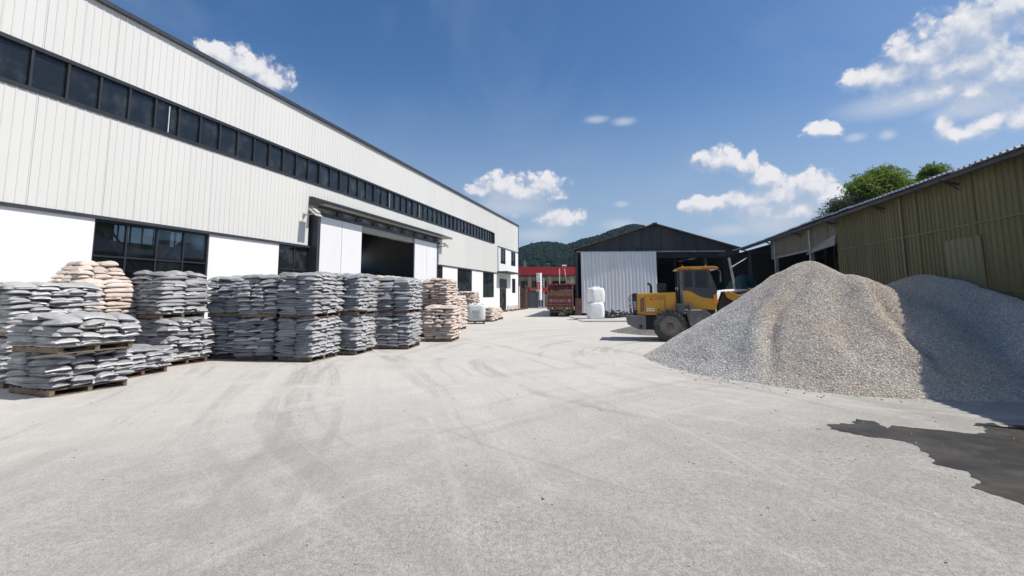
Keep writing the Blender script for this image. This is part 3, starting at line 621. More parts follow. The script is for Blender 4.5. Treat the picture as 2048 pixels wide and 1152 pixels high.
    for i in range(0, 12): m.box(S0 + 6 * i - 0.5, S0 + 6 * i + 0.5, DEP + 0.02, DEP + 0.15, 6.201, 7.499)
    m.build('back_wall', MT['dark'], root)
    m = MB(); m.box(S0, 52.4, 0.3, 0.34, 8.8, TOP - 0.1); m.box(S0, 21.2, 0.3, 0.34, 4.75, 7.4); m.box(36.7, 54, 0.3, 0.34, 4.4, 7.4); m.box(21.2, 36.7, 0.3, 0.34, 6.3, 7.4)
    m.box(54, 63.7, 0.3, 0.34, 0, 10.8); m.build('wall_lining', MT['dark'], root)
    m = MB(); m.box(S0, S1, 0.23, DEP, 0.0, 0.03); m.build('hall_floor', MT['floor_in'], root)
    m = MB()
    for i in range(9):
        x = -4.0 + 8 * i
        if abs(x - 28) < 1: continue
        m.box(x - 0.15, x + 0.15, 0.4, 0.8, 0.03, TOP - 0.2); m.box(x - 0.15, x + 0.15, DEP - 0.6, DEP - 0.2, 0.03, TOP - 0.2)
        m.box(x - 0.1, x + 0.1, 0.4, DEP - 0.2, TOP - 0.9, TOP - 0.3)
    m.build('steel_frame', MT['dark'], root)
    m = MB(); m.bar((11.35, .42, 4.5), (13.45, .42, 2.0), 0.10); m.bar((11.6, .46, 4.6), (13.7, .46, 2.1), 0.05); m.bar((15.1, .5, 4.25), (13.0, .5, 2.0), 0.15); m.build('cross_brace', MT['steel'], root)
    # windows
    window(root, 11.27, 15.42, 0.9, 4.24, 4, 3, MT['glass_win'])
    window(root, 19.2, 21.45, 0.9, 4.24, 2, 3, MT['glass_dim'])
    window(root, 36.62, 38.42, 0.9, 4.24, 2, 2, MT['glass_dim'])
    window(root, 41.8, 45.7, 1.57, 4.24, 3, 2, MT['glass_dim'])
    window(root, 49.1, 53.0, 1.6, 4.22, 2, 2, MT['glass_dim'])
    window(root, 55.64, 57.8, 5.48, 7.27, 2, 1, MT['glass_dim']); window(root, 60.4, 62.63, 5.48, 7.27, 2, 1, MT['glass_dim'])
    window(root, 60.83, 62.56, 2.09, 3.89, 2, 1, MT['glass_dim'])
    # sliding door
    m = MB(); m.box(21.35, 21.58, -0.42, 0.2, 0, 6.1); m.box(36.57, 36.66, -0.30, 0.2, 0, 5.95); m.build('door_post', MT['trim'], root)
    for (a, b) in ((21.6, 25.63), (32.6, 36.56)):
        mid = a + (b - a) * 0.51
        m = MB(); m.box(a, b, -0.19, -0.17, 0.06, 5.86); leaf = m.build('sliding_door', MT['trim'], root)
        for (p, q) in ((a + 0.01, mid - 0.016), (mid + 0.016, b - 0.01)):
            m = MB(); m.box(p, q, -0.27, -0.192, 0.05, 5.9); m.build('door_panel', MT['door_white'], leaf, bevel=0.008)
    m = MB(); m.box(21.58, 37.0, -0.36, -0.20, 5.92, 6.06); m.box(21.58, 37.2, -0.42, -0.22, 6.30, 6.34); m.build('door_rail', MT['trim'], root)
    m = MB(); m.box(21.58, 37.1, -0.19, -0.04, 5.87, 6.16); m.box(25.6, 32.6, -0.165, 0.2, 5.6, 5.868); m.build('door_header', MT['beigebox'], root)
    m = MB()
    for i in range(8):
        x = 23.2 + i * 1.85; m.box(x - 0.22, x + 0.22, -0.46, -0.30, 6.07, 6.25); m.box(x + 0.1, x + 0.32, -0.47, -0.461, 6.1, 6.2)
    m.build('rail_bracket', MT['trim'], root)
    # canopy over the door: ribbed dark sheet sloping outwards, open left end
    cs = sheet_mesh('canopy_sheet', 0.94, 0.98, 4, 0.03, 0.09, MT['trim'])
    m = MB(); m.prism([(21.1, 0), (38.2, 0), (38.2, 0.06), (21.1, 0.06)], -0.90, -0.83, mat=Matrix.Translation((0, 0, 6.40)))
    can = m.build('door_canopy', MT['trim'], root)
    for i in range(18):
        put('canopy_sheet', cs, can, (21.13 + i * 0.948, -0.93, 6.49), (R(-70), 0, 0))
    m = MB(); m.box(21.2, 38.1, -0.83, -0.05, 6.41, 6.43); m.build('canopy_lining', MT['beigebox'], can)
    m = MB(); m.add([(21.1, -.9, 6.36), (21.1, -0.04, 6.34), (21.1, -0.04, 6.80), (21.1, -.9, 6.48), (21.14, -.9, 6.36), (21.14, -0.04, 6.34), (21.14, -0.04, 6.80), (21.14, -.9, 6.48)], [(0, 1, 2, 3), (4, 7, 6, 5), (0, 3, 7, 4), (1, 5, 6, 2), (0, 4, 5, 1), (3, 2, 6, 7)])
    m.build('canopy_end', MT['trim'], can)
    # entrance in the white end block
    m = MB(); m.box(55.0, 55.35, 0.02, 0.2, 0, 2.62); m.box(58.1, 58.45, 0.02, 0.2, 0, 2.62); m.box(55.0, 58.45, 0.021, 0.2, 2.62, 3.8); m.build('entrance_surround', MT['wall_white'], root)
    m = MB(); m.box(55.3, 58.2, -0.03, 0.02, 2.64, 3.70)
    for i in range(8): m.box(55.3, 58.2, -0.045, -0.03, 2.68 + i * 0.125, 2.76 + i * 0.125)
    m.build('roller_shutter', MT['darksteel'], root)
    w = window(root, 55.35, 58.1, 0.03, 2.6, 4, 1, MT['glass_dim'], y=0.05, name='entrance_door'); m = MB(); m.box(56.6, 56.64, 0.0, 0.05, 0.9, 1.5); m.build('handle', MT['steel'], w)
    m = MB(); m.prism([(54.1, 4.36), (60.2, 4.36), (60.2, 4.52), (54.1, 4.52)], -1.25, -0.05); m.build('entrance_canopy', MT['darksteel'], root, bevel=0.02)
    # downpipe and patched plinth at the far corner
    m = MB(); m.tube([(64.15, -0.12, 0), (64.15, -0.12, 3.0)], 0.06); m.build('downpipe', MT['white'], root, smooth=True)
    m = MB(); m.box(58.5, 63.9, -0.05, -0.003, 0, 0.55); m.build('plinth', MT['concrete'], root, bevel=0.01)
    return root
FACT = factory()
FM = FACT.matrix_basis.copy()

def floodlight(local, yaw, label):
    p = FM @ Vector(local); o = empty('floodlight', p, FACT.rotation_euler.z + yaw); tag(o, label, 'lamp', 'floodlights beside the sliding door')
    tl = Matrix.Translation((0, -0.62, 0.06)) @ Matrix.Rotation(R(38), 4, 'X')
    m = MB(); m.box(-0.26, 0.26, -0.30, 0.30, 0.0, 0.05, mat=tl); m.box(-0.15, 0.15, -0.15, 0.2, 0.05, 0.16, mat=tl); m.build('housing', MT['lamp'], o, bevel=0.012)
    m = MB(); m.box(-0.22, 0.22, -0.26, 0.20, -0.012, -0.002, mat=tl); m.build('lens', MT['lens'], o)
    m = MB(); m.bar((0, 0, 0), (0, -0.55, 0.03), 0.05); m.bar((-0.27, -0.55, 0.05), (0.27, -0.55, 0.05), 0.03); m.box(-0.08, 0.08, -0.02, 0, -0.1, 0.1); m.build('bracket', MT['steel'], o)
floodlight((20.75, -0.06, 5.80), 0.0, 'square floodlight on the wall left of the door canopy')
floodlight((37.35, -0.06, 5.75), 0.0, 'square floodlight on the wall right of the sliding door')

# ------------------------------------------------------------------ gabled shed (centre)
def gable_shed():
    root = empty('gabled_shed', (5.5, 43.2, 0)); tag(root, 'dark gabled shed with a silver sliding door and open black bay', 'shed')
    W, E0, AP, DP = 14.2, 5.74, 7.88, 16.0; ax = 6.85
    sl = math.atan2(AP - E0, ax)
    # gable cladding sheets clipped to the roof line
    n = 16; pw = W / n
    for i in range(n):
        x0, x1 = i * pw + 0.003, (i + 1) * pw - 0.003
        zt = lambda x: AP - abs(x - ax) * (AP - E0) / (ax if x < ax else W - ax) - 0.03
        zb = 5.56 if x1 < 12.6 else 5.1
        m = MB()
        for a, b, y in ((x0, x0 + pw * 0.45, 0.0), (x0 + pw * 0.45, x0 + pw * 0.55, -0.035), (x0 + pw * 0.55, x1, 0.0)):
            m.prism([(a, zb), (b, zb), (b, max(zb + 0.05, zt(b))), (a, max(zb + 0.05, zt(a)))], y, 0.03)
        m.build('gable_sheet', MT['gable'], root)
    # roof
    for sx in (0, 1):
        xe = -0.25 if sx == 0 else W + 0.25
        xin = ax; m = MB()
        ze = E0 - 0.09
        xb = xe + 2.6 if sx == 0 else xe
        m.add([(xe, -0.50, ze), (xin, -0.50, AP), (xin, DP, AP), (xb, DP, ze), (xe, -0.50, ze + 0.06), (xin, -0.50, AP + 0.06), (xin, DP, AP + 0.06), (xb, DP, ze + 0.06)], [(0, 1, 2, 3), (4, 7, 6, 5), (0, 4, 5, 1), (2, 6, 7, 3), (0, 3, 7, 4), (1, 5, 6, 2)])
        m.build('roof_slope', MT['gable'], root)
    m = MB(); m.bar((-0.28, -0.52, E0 - 0.05), (ax, -0.52, AP + 0.04), 0.07); m.bar((W + 0.28, -0.52, E0 - 0.05), (ax, -0.52, AP + 0.04), 0.07); m.build('barge_trim', MT['rust'], root)
    m = MB(); m.box(ax - 0.15, ax + 0.15, -0.6, DP, AP + 0.05, AP + 0.12); m.build('ridge_cap', MT['gable'], root)
    # posts, beam, walls
    for x in (0.08, 14.0): m = MB(); m.box(x - 0.07, x + 0.07, -0.06, 0.08, 0.1, 5.6); m.build('post', MT['darksteel'], root)
    for x, y in ((11.5, 0.6), (10.2, 5.0), (12.6, 4.0)): m = MB(); m.box(x - 0.09, x + 0.09, y, y + 0.18, 0.1, 5.6); m.build('post', MT['darksteel'], root)
    m = MB(); m.box(0.1, 12.9, -0.07, 0.0, 5.50, 5.60); m.build('door_rail', MT['steel'], root)
    m = MB(); m.add([(-0.05, 0.09, 0.1), (0.02, 0.09, 0.1), (2.6, DP - 0.07, 0.1), (2.53, DP - 0.07, 0.1), (-0.05, 0.09, E0 - 0.1), (0.02, 0.09, E0 - 0.1), (2.6, DP - 0.07, E0 - 0.1), (2.53, DP - 0.07, E0 - 0.1)], [(0, 1, 2, 3), (4, 5, 6, 7), (0, 1, 5, 4), (1, 2, 6, 5), (2, 3, 7, 6), (3, 0, 4, 7)]); m.build('side_wall', MT['gable'], root)
    m = MB(); m.box(W, W + 0.05, 0.6, DP, 0.1, E0 - 0.1); m.build('side_wall', MT['gable'], root)
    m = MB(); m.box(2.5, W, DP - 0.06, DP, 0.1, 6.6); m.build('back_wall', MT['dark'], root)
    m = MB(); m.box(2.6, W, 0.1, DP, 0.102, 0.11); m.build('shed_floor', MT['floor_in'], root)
    m = MB()
    for y in (4, 8, 12):
        m.bar((0.1, y, 5.3), (W - 0.1, y, 5.3), 0.1); m.bar((0.1, y, 5.3), (ax, y, 7.6), 0.08); m.bar((W - 0.1, y, 5.3), (ax, y, 7.6), 0.08)
        for q in range(1, 8): m.bar((q * W / 8, y, 5.3), (q * W / 8 + 0.6, y, 7.7 - abs(q * W / 8 + 0.6 - ax) * 0.3), 0.05)
    m.build('roof_truss', MT['darksteel'], root)
    # big sliding door of ribbed silver sheets
    m = MB(); m.box(0.45, 6.90, -0.16, -0.13, 0.34, 5.46); door = m.build('sliding_door', MT['steel'], root)
    dn = 7; dw = 6.5 / dn; sm = sheet_mesh('door_sheet', dw - 0.004, 5.22, 3, 0.055, 0.19, MT['sheddoor'])
    for i in range(dn): put('door_sheet', sm, door, (0.43 + i * dw, -0.185 + random.uniform(-.004, .004), 0.30), (R(random.uniform(-.25, .25)), 0, 0))
    m = MB()
    for x in (1.0, 2.6, 3.9, 5.4, 7.1, 9.2, 10.6): m.box(x - 0.03, x + 0.03, -0.22, -0.036, 5.55, 5.95)
    m.build('rail_bracket', MT['darksteel'], root)
    m = MB(); m.box(-0.12, 0.42, -0.14, 0.1, 0.1, 1.55); m.build('brick_pier', MT['brick'], root)
    m = MB(); m.box(0.02, 14.1, 0.03, 0.05, 5.0, 5.5); m.build('inner_beam', MT['dark'], root)
gable_shed()

# leaning gate post with stay
m = MB(); m.tube([(14.35, 31.4, 0), (14.05, 31.6, 1.8), (13.78, 31.75, 4.15)], 0.07, 8)
post = m.build('leaning_post', MT['steel'], smooth=True); tag(post, 'thin leaning steel post standing in front of the shed opening', 'post')
m = MB(); m.tube([(13.82, 31.75, 3.5), (14.4, 32.2, 3.75), (15.6, 33.2, 4.25)], 0.035, 6); m.build('stay', MT['steel'], post)

# ------------------------------------------------------------------ olive shed (right)
def olive_shed():
    U = (0.20176647, 0.97943366); Nn = (U[1], -U[0])
    root = empty('olive_shed', (9.9 * Nn[0], 9.9 * Nn[1], 0), math.atan2(-U[1], -U[0]))   # x = -distance along, y into the shed
    tag(root, 'long olive green corrugated shed with blue grey roof edge, open at its far end', 'shed')
    pw = 0.9; s = -1.0
    full = sheet_mesh('wall_sheet', pw - 0.006, 5.28, 4, 0.035, 0.08, MT['olive']); short = sheet_mesh('wall_sheet', pw - 0.006, 1.16, 4, 0.03, 0.07, MT['greybeige'])
    while s < 24.8:
        put('wall_sheet', full, root, (-s - pw, random.uniform(-.01, .01), 0.0), (R(random.uniform(-.15, .15)), 0, R(random.uniform(-.3, .3)))); s += pw
    while s < 34.8:
        put('wall_sheet', short, root, (-s - pw, random.uniform(-.01, .01), 4.13), (R(random.uniform(-.3, .3)), 0, R(random.uniform(-.3, .3)))); s += pw
    # pale patch panel, laps, rail lines
    patch = sheet_mesh('patch_panel', 1.55, 3.2, 6, 0.03, 0.08, MT['olive_pale']); o = put('patch_panel', patch, root, (-17.45, -0.07, 0.25), (0, R(-0.4), 0)); o['label'] = 'paler patch panel'
    m = MB(); m.box(-25, 1, -0.060, -0.012, 3.80, 3.83); m.box(-25, 1, -0.058, -0.012, 1.9, 1.93); m.build('wall_seam', MT['olive_pale'], root)
    m = MB(); m.box(-19.75, -19.65, -0.085, -0.01, 0, 5.2); m.build('vertical_lap', MT['olive_pale'], root)
    # flap below the hanging sheets
    m = MB(); m.add([(-28.0, -0.05, 4.16), (-25.1, -0.05, 4.55), (-25.1, -0.12, 4.08), (-28.0, -0.35, 3.86), (-28.0, -0.02, 4.14), (-25.1, -0.02, 4.53), (-25.1, -0.09, 4.06), (-28.0, -0.32, 3.84)], [(0, 1, 2, 3), (7, 6, 5, 4), (0, 4, 5, 1), (2, 6, 7, 3), (1, 5, 6, 2), (3, 7, 4, 0)]); m.build('hanging_flap', MT['flap'], root)
    m = MB(); m.box(-34.7, -25.2, -0.06, -0.02, 4.05, 4.15); m.build('lintel', MT['flap'], root)
    # roof with ribbed front edge
    rs = sheet_mesh('roof_sheet', pw - 0.004, 7.6, 4, 0.05, 0.12, MT['roofblue'])
    s = -2.0
    while s < 42.6:
        put('roof_sheet', rs, root, (-s - pw, -0.62 + random.uniform(-.025, .025), 5.28 + random.uniform(-.012, .012) + 0.03 * sin(s * 0.31)), (R(-75), 0, 0)); s += pw
    m = MB(); m.box(-40.5, 2, -0.52, -0.44, 5.12, 5.24); m.build('eave_beam', MT['darksteel'], root)
    for q in (4, 8.2, 12.4, 16.6, 20.8, 25, 29.3, 34.3, 40.2):
        m = MB(); m.bar((-q, 0.0, 5.0), (-q, -0.55, 5.16), 0.06); m.bar((-q, -0.03, 4.85), (-q, -0.4, 5.1), 0.03); m.build('eave_bracket', MT['darksteel'], root)
    for q in (28.1, 33.9): m = MB(); m.box(-q - 0.09, -q + 0.09, -0.12, 0.06, 0, 5.1); m.build('post', MT['steel'], root)
    m = MB()
    for q in (40.2,): m.box(-q - 0.09, -q + 0.09, -0.1, 0.08, 0, 5.1)
    m.build('post', MT['darksteel'], root)
    # inside
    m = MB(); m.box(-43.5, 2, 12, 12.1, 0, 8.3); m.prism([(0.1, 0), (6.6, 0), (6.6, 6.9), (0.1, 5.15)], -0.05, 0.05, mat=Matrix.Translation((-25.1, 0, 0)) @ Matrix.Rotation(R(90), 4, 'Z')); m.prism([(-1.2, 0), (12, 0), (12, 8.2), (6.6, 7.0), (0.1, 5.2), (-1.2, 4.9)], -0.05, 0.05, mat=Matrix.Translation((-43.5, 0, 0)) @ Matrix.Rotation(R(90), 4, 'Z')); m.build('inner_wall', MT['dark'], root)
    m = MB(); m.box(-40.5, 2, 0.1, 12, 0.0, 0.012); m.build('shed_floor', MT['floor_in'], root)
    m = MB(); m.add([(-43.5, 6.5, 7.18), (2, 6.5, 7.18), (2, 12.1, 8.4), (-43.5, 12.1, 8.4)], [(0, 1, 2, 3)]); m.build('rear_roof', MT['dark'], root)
    m = MB()
    for q in (30, 35, 40): m.bar((-q, 0.1, 4.9), (-q, 11, 6.0), 0.12); m.box(-q - 0.08, -q + 0.08, 5.0, 5.16, 0, 5.6)
    m.build('roof_frame', MT['darksteel'], root)
olive_shed()

# ------------------------------------------------------------------ gravel piles
def pile_height(X, Y):
    def cone(cx, cy, h, s, a=0.55, ex=1.0, rot=0.0):
        dx, dy = X - cx, Y - cy; c_, s_ = cos(rot), sin(rot); u = (dx * c_ + dy * s_) / ex; v = -dx * s_ + dy * c_
        return h + s * a - s * np.sqrt(u * u + v * v + a * a)
    def ridge(ax, ay, ah, bx, by, bh, s, a=0.4):
        d = np.array([bx - ax, by - ay]); L2 = d @ d; tt = np.clip(((X - ax) * d[0] + (Y - ay) * d[1]) / L2, 0, 1)
        return ah + (bh - ah) * tt + s * a - s * np.sqrt((X - ax - tt * d[0]) ** 2 + (Y - ay - tt * d[1]) ** 2 + a * a)
    zs = [cone(8.42, 14.25, 2.82, 0.71, 0.42), ridge(8.42, 14.2, 2.62, 9.0, 13.4, 2.42, 0.66, 0.35), ridge(9.0, 13.4, 2.42, 10.0, 13.2, 1.75, 0.62, 0.4), ridge(8.8, 13.2, 2.2, 8.9, 12.3, 1.68, 0.60, 0.4),
          cone(7.1, 12.9, 1.45, 0.62, 0.5), cone(7.75, 12.0, 1.30, 0.60, 0.5), cone(8.8, 11.7, 1.25, 0.58, 0.5), ridge(6.9, 15.0, 1.75, 7.6, 14.6, 2.2, 0.7, 0.3),
          ridge(12.6, 15.2, 2.44, 12.15, 11.2, 1.40, 0.57, 0.8), ridge(12.2, 11.4, 1.3, 11.7, 10.0, 0.80, 0.55, 0.7), ridge(13.2, 16.5, 2.2, 14.5, 21, 1.5, 0.55, 0.8)]
    z = zs[0]
    for q in zs[1:]:
        k = 0.05; hh = np.clip(0.5 + 0.5 * (q - z) / k, 0, 1); z = z * (1 - hh) + q * hh + k * hh * (1 - hh)
    return z
def gravel():
    xs = np.arange(3.2, 15.5, 0.075); ys = np.arange(8.0, 23.0, 0.075); X, Y = np.meshgrid(xs, ys)
    Z = pile_height(X, Y) + 0.085 * fbm2(X * 0.9, Y * 0.9, 4, 11) + 0.022 * fbm2(X * 5, Y * 5, 3, 12)
    def rill(ax, ay, bx, by, dep, wid, Z):                    # slide marks down the slope
        d = np.array([bx - ax, by - ay]); L = np.hypot(*d); tt = ((X - ax) * d[0] + (Y - ay) * d[1]) / L ** 2; off = ((X - ax) * d[1] - (Y - ay) * d[0]) / L + 0.22 * np.sin(tt * 5 + ax) + 0.06 * fbm2(X * 2, Y * 2, 3, 31)
        return Z - dep * np.exp(-(off / wid) ** 2) * np.clip(tt * 6, 0, 1) * np.clip((1 - tt) * 4, 0, 1) + dep * 0.7 * np.exp(-((off - wid * 2.0) / (wid * 1.4)) ** 2) * np.clip(tt * 6, 0, 1) * np.clip((1 - tt) * 4, 0, 1)
    Z = rill(8.25, 14.0, 5.3, 11.0, .17, .17, Z); Z = rill(9.4, 12.9, 8.0, 9.6, .13, .16, Z); Z = rill(8.6, 13.2, 6.8, 9.9, .07, .25, Z); Z = rill(12.3, 13.5, 9.6, 10.2, .08, .3, Z)
    Z = Z - 0.05; Z = np.where(Z < 0.2, Z * 0.75 + 0.05, Z)
    d = X * 0.97943366 - Y * 0.20176647; Z = np.where(d > 9.82, -0.5, Z)          # stops at the shed wall
    nx = len(xs); keep = Z > -0.12
    v = np.stack([X, Y, Z], -1).reshape(-1, 3); idx = np.arange(Z.size).reshape(Z.shape)
    kq = keep[:-1, :-1] & keep[:-1, 1:] & keep[1:, 1:] & keep[1:, :-1]
    f = np.stack([idx[:-1, :-1], idx[:-1, 1:], idx[1:, 1:], idx[1:, :-1]], -1)[kq]
    used = np.unique(f); remap = np.zeros(len(v), int); remap[used] = np.arange(len(used))
    me = bpy.data.meshes.new('gravel_pile'); me.from_pydata(v[used].tolist(), [], remap[f].tolist()); me.materials.append(MT['gravel']); me.polygons.foreach_set('use_smooth', [True] * len(me.polygons))
    o = put('gravel_pile', me); add_scatter(o, density=1900, mat_=MT['gravel'], smin=0.007, smax=0.023, squash=None, seed=5, rough=0.32)
    tag(o, 'large pile of crushed grey and tan gravel, half in the shed shadow', 'gravel pile', None, 'stuff')
    # small heap behind the loader
    xs = np.arange(4.8, 11, 0.12); ys = np.arange(22.9, 29, 0.12); X, Y = np.meshgrid(xs, ys)
    Z = 0.75 - 0.30 * np.sqrt(((X - 7.9) / 1.15) ** 2 + (Y - 25.4) ** 2 + 0.2) + 0.05 * fbm2(X * 1.5, Y * 1.5, 4, 4); Z = np.maximum(Z, -0.05)
    o = put('gravel_heap', grid_mesh('gravel_heap', X, Y, Z, MT['gravel_grey'])); add_scatter(o, density=260, mat_=MT['gravel_grey'], smin=0.015, smax=0.04, squash=None, seed=8, rough=0.3, keep=True)
    tag(o, 'low spread of grey gravel on the ground behind the loader', 'gravel heap', None, 'stuff')
    # white powder heap
    xs = np.arange(7.5, 22, 0.16); ys = np.arange(25.5, 36, 0.16); X, Y = np.meshgrid(xs, ys)
    tt = np.clip((X - 12.6) / 4.5, 0, 1); Z = 2.15 + 0.1 * tt - 0.62 * (np.sqrt((X - 12.6 - 4.5 * tt) ** 2 + (Y - 30.5) ** 2 + 0.8) - 0.9) + 0.10 * fbm2(X * 0.8, Y * 0.8, 4, 21)
    Z = np.maximum(Z, -0.05); o = put('white_powder_heap', grid_mesh('white_powder_heap', X, Y, Z, MT['sand'])); tag(o, 'white heap of stone powder behind the loader cab', 'powder heap')
    # loose stones round the toe and over the yard
    P = []
    for _ in range(2600):
        a = random.uniform(3.9, 11); b = random.uniform(8.3, 16.5); z = float(pile_height(np.array(a), np.array(b)))
        if -0.45 < z < 0.12 and random.random() < (0.95 if z > -0.12 else 0.25): P.append((a, b, random.uniform(0.008, 0.024)))
    for _ in range(420): P.append((random.uniform(-9, 7), random.choice([random.uniform(2.2, 9), random.uniform(3, 30)]), random.uniform(0.004, 0.013)))
    for (a, b, r_) in ((0.28, 4.93, .022), (0.36, 4.8, .012), (-3.6, 3.95, .02), (2.05, 5.9, .018), (2.0, 5.95, .012), (4.3, 7.3, .02), (1.6, 7.2, .013), (1.15, 7.4, .01), (0.05, 4.75, .01)): P.append((a, b, r_))
    bm = bmesh.new(); bmesh.ops.create_icosphere(bm, subdivisions=1, radius=1); bv = np.array([v.co[:] for v in bm.verts]); bf = np.array([[q.index for q in f_.verts] for f_ in bm.faces]); bm.free()
    vs = []; fs = []
    for i, (a, b, r_) in enumerate(P):
        q = bv * rng.uniform(0.6, 1.3, (len(bv), 1)) * np.array([r_ * random.uniform(.8, 1.5), r_ * random.uniform(.8, 1.3), r_ * 0.7]); vs.append(q + np.array([a, b, r_ * 0.45])); fs.append(bf + i * len(bv))
    me = bpy.data.meshes.new('loose_stones'); me.from_pydata(np.concatenate(vs).tolist(), [], np.concatenate(fs).tolist()); me.materials.append(MT['gravel'])
    tag(put('loose_stones', me), 'loose stones strewn round the gravel toe and over the yard', 'stones', None, 'stuff')
gravel()

# ------------------------------------------------------------------ pallets
def make_pallet(wm):
    root = empty('pallet'); w, l = 1.2, 1.4
    def brd(nm, x0, x1, y0, y1, z0, z1):
        m = MB(); m.box(x0, x1, y0, y1, z0, z1); m.build(nm, wm, root)
    for i in range(7):
        x = -w + i * (w - 0.1) / 6; brd('deck_board', x, x + 0.1, 0, l, 0.115, 0.135)
    for y in (0.0, l / 2 - 0.045, l - 0.09): brd('stringer', -w + 0.004, -0.004, y + .002, y + 0.088, 0.022, 0.114)
    for x in (-w, -w / 2 - 0.05, -0.1): brd('base_board', x, x + 0.1, 0.004, l - 0.004, 0.0, 0.0215)
    return root
PAL = [make_pallet(MT['wood']), make_pallet(MT['redwood'])]
pal_used = [False, False]
def pallet(x, y, phi, w, l, z, kind, label):
    p = PAL[kind]
    if pal_used[kind]: p = copy_tree(p)
    pal_used[kind] = True
    q = Matrix.Rotation(-R(phi), 3, 'Z') @ Vector((-w * .035, l * .03, 0)); p.location = (x + q.x, y + q.y, z); p.rotation_euler = (0, 0, -R(phi)); p.scale = (w * .93 / 1.2, l * .94 / 1.4, 1)
    tag(p, label, 'pallet', 'wooden pallets under the stacked sacks')

# ------------------------------------------------------------------ sacks
def sack_arrays(nu, nv, seed):
    r = np.random.default_rng(seed)
    u = np.concatenate([[-1.0, -0.96], 0.955 * np.sin(np.linspace(-1, 1, nu - 4) * pi / 2), [0.96, 1.0]]); v = np.sin(np.linspace(-1, 1, nv) * pi / 2)
    Uu, Vv = np.meshgrid(u, v)
    ph = r.uniform(0, 6.28, 12)
    prof = np.clip(1 - np.abs(Uu / 0.9601) ** 5, 0, 1) ** 0.42 * np.clip(1 - np.abs(Vv) ** 3.4, 0, 1) ** 0.44
    lump = 1 + 0.20 * np.sin(2.3 * Uu + ph[0]) * np.sin(2.0 * Vv + ph[1]) + 0.08 * np.sin(6.0 * Uu + ph[2] + 1.5 * Vv) + 0.06 * np.sin(7 * Vv + ph[3] - 2 * Uu)
    flap = np.abs(Uu) > 0.958
    top = 0.60 * prof * lump + np.where(flap, 0.035, 0); bot = -0.44 * prof * (0.9 + 0.10 * np.sin(3 * Uu + ph[4]) * np.cos(2.5 * Vv + ph[5])) - np.where(flap, 0.035, 0)
    bend = -0.07 * Uu ** 2 * r.uniform(0.0, 1.5) - 0.13 * Vv ** 2 * r.uniform(0.2, 1.3) + np.where(np.abs(Uu) > 0.98, r.uniform(-0.22, 0.05), 0) + 0.07 * Uu * r.uniform(-1, 1)
    pinch = 1 - 0.07 * np.abs(Uu) ** 4 + 0.025 * np.sin(5 * Uu + ph[6])
    xx = 0.5 * Uu * (1 + 0.03 * np.sin(4 * Vv + ph[7])); yy = 0.5 * Vv * pinch
    yy = yy + np.where(np.abs(Uu) > 0.95, 0.02 * np.sin(3 * Vv + ph[8]), 0)
    vt = np.stack([xx, yy, top + bend], -1).reshape(-1, 3); vb = np.stack([xx, yy, bot + bend], -1).reshape(-1, 3)
    idx = np.arange(nu * nv).reshape(nv, nu); q = np.stack([idx[:-1, :-1], idx[:-1, 1:], idx[1:, 1:], idx[1:, :-1]], -1)
    fl = np.zeros((nv - 1, nu - 1), bool); fl[:, 0] = True; fl[:, -1] = True
    n = nu * nv; ft = q.reshape(-1, 4); fb = q.reshape(-1, 4)[:, ::-1] + n
    # side walls along v edges and end edges
    ed = []
    for a, b in zip(idx[0, :-1], idx[0, 1:]): ed.append((a + n, b + n, b, a))
    for a, b in zip(idx[-1, :-1], idx[-1, 1:]): ed.append((a, b, b + n, a + n))
    for a, b in zip(idx[:-1, 0], idx[1:, 0]): ed.append((a, b, b + n, a + n))
    for a, b in zip(idx[:-1, -1], idx[1:, -1]): ed.append((a + n, b + n, b, a))
    f = np.concatenate([ft, fb, np.array(ed)]); mi = np.concatenate([fl.reshape(-1), fl.reshape(-1), np.ones(len(ed), bool)]).astype(int)
    mi[2 * len(ft):2 * len(ft) + 2 * (nu - 1)] = 0
    return np.concatenate([vt, vb]), f, mi
FINE = [sack_arrays(15, 11, 100 + i) for i in range(10)]; COARSE = [sack_arrays(9, 8, 200 + i) for i in range(8)]
KM = {'g': ('sack_grey', 'seam'), 'p': ('sack_pale', 'seam'), 'b': ('sack_beige', 'seam_beige')}
def sack_mesh(arr, kind):
    v, f, mi = arr; me = bpy.data.meshes.new('sack'); me.from_pydata(v.tolist(), [], f.tolist())
    for k in KM[kind]: me.materials.append(MT[k])
    me.polygons.foreach_set('material_index', mi.tolist()); me.polygons.foreach_set('use_smooth', [True] * len(f)); return me
SM = {k: [sack_mesh(a, k) for a in FINE] for k in KM}

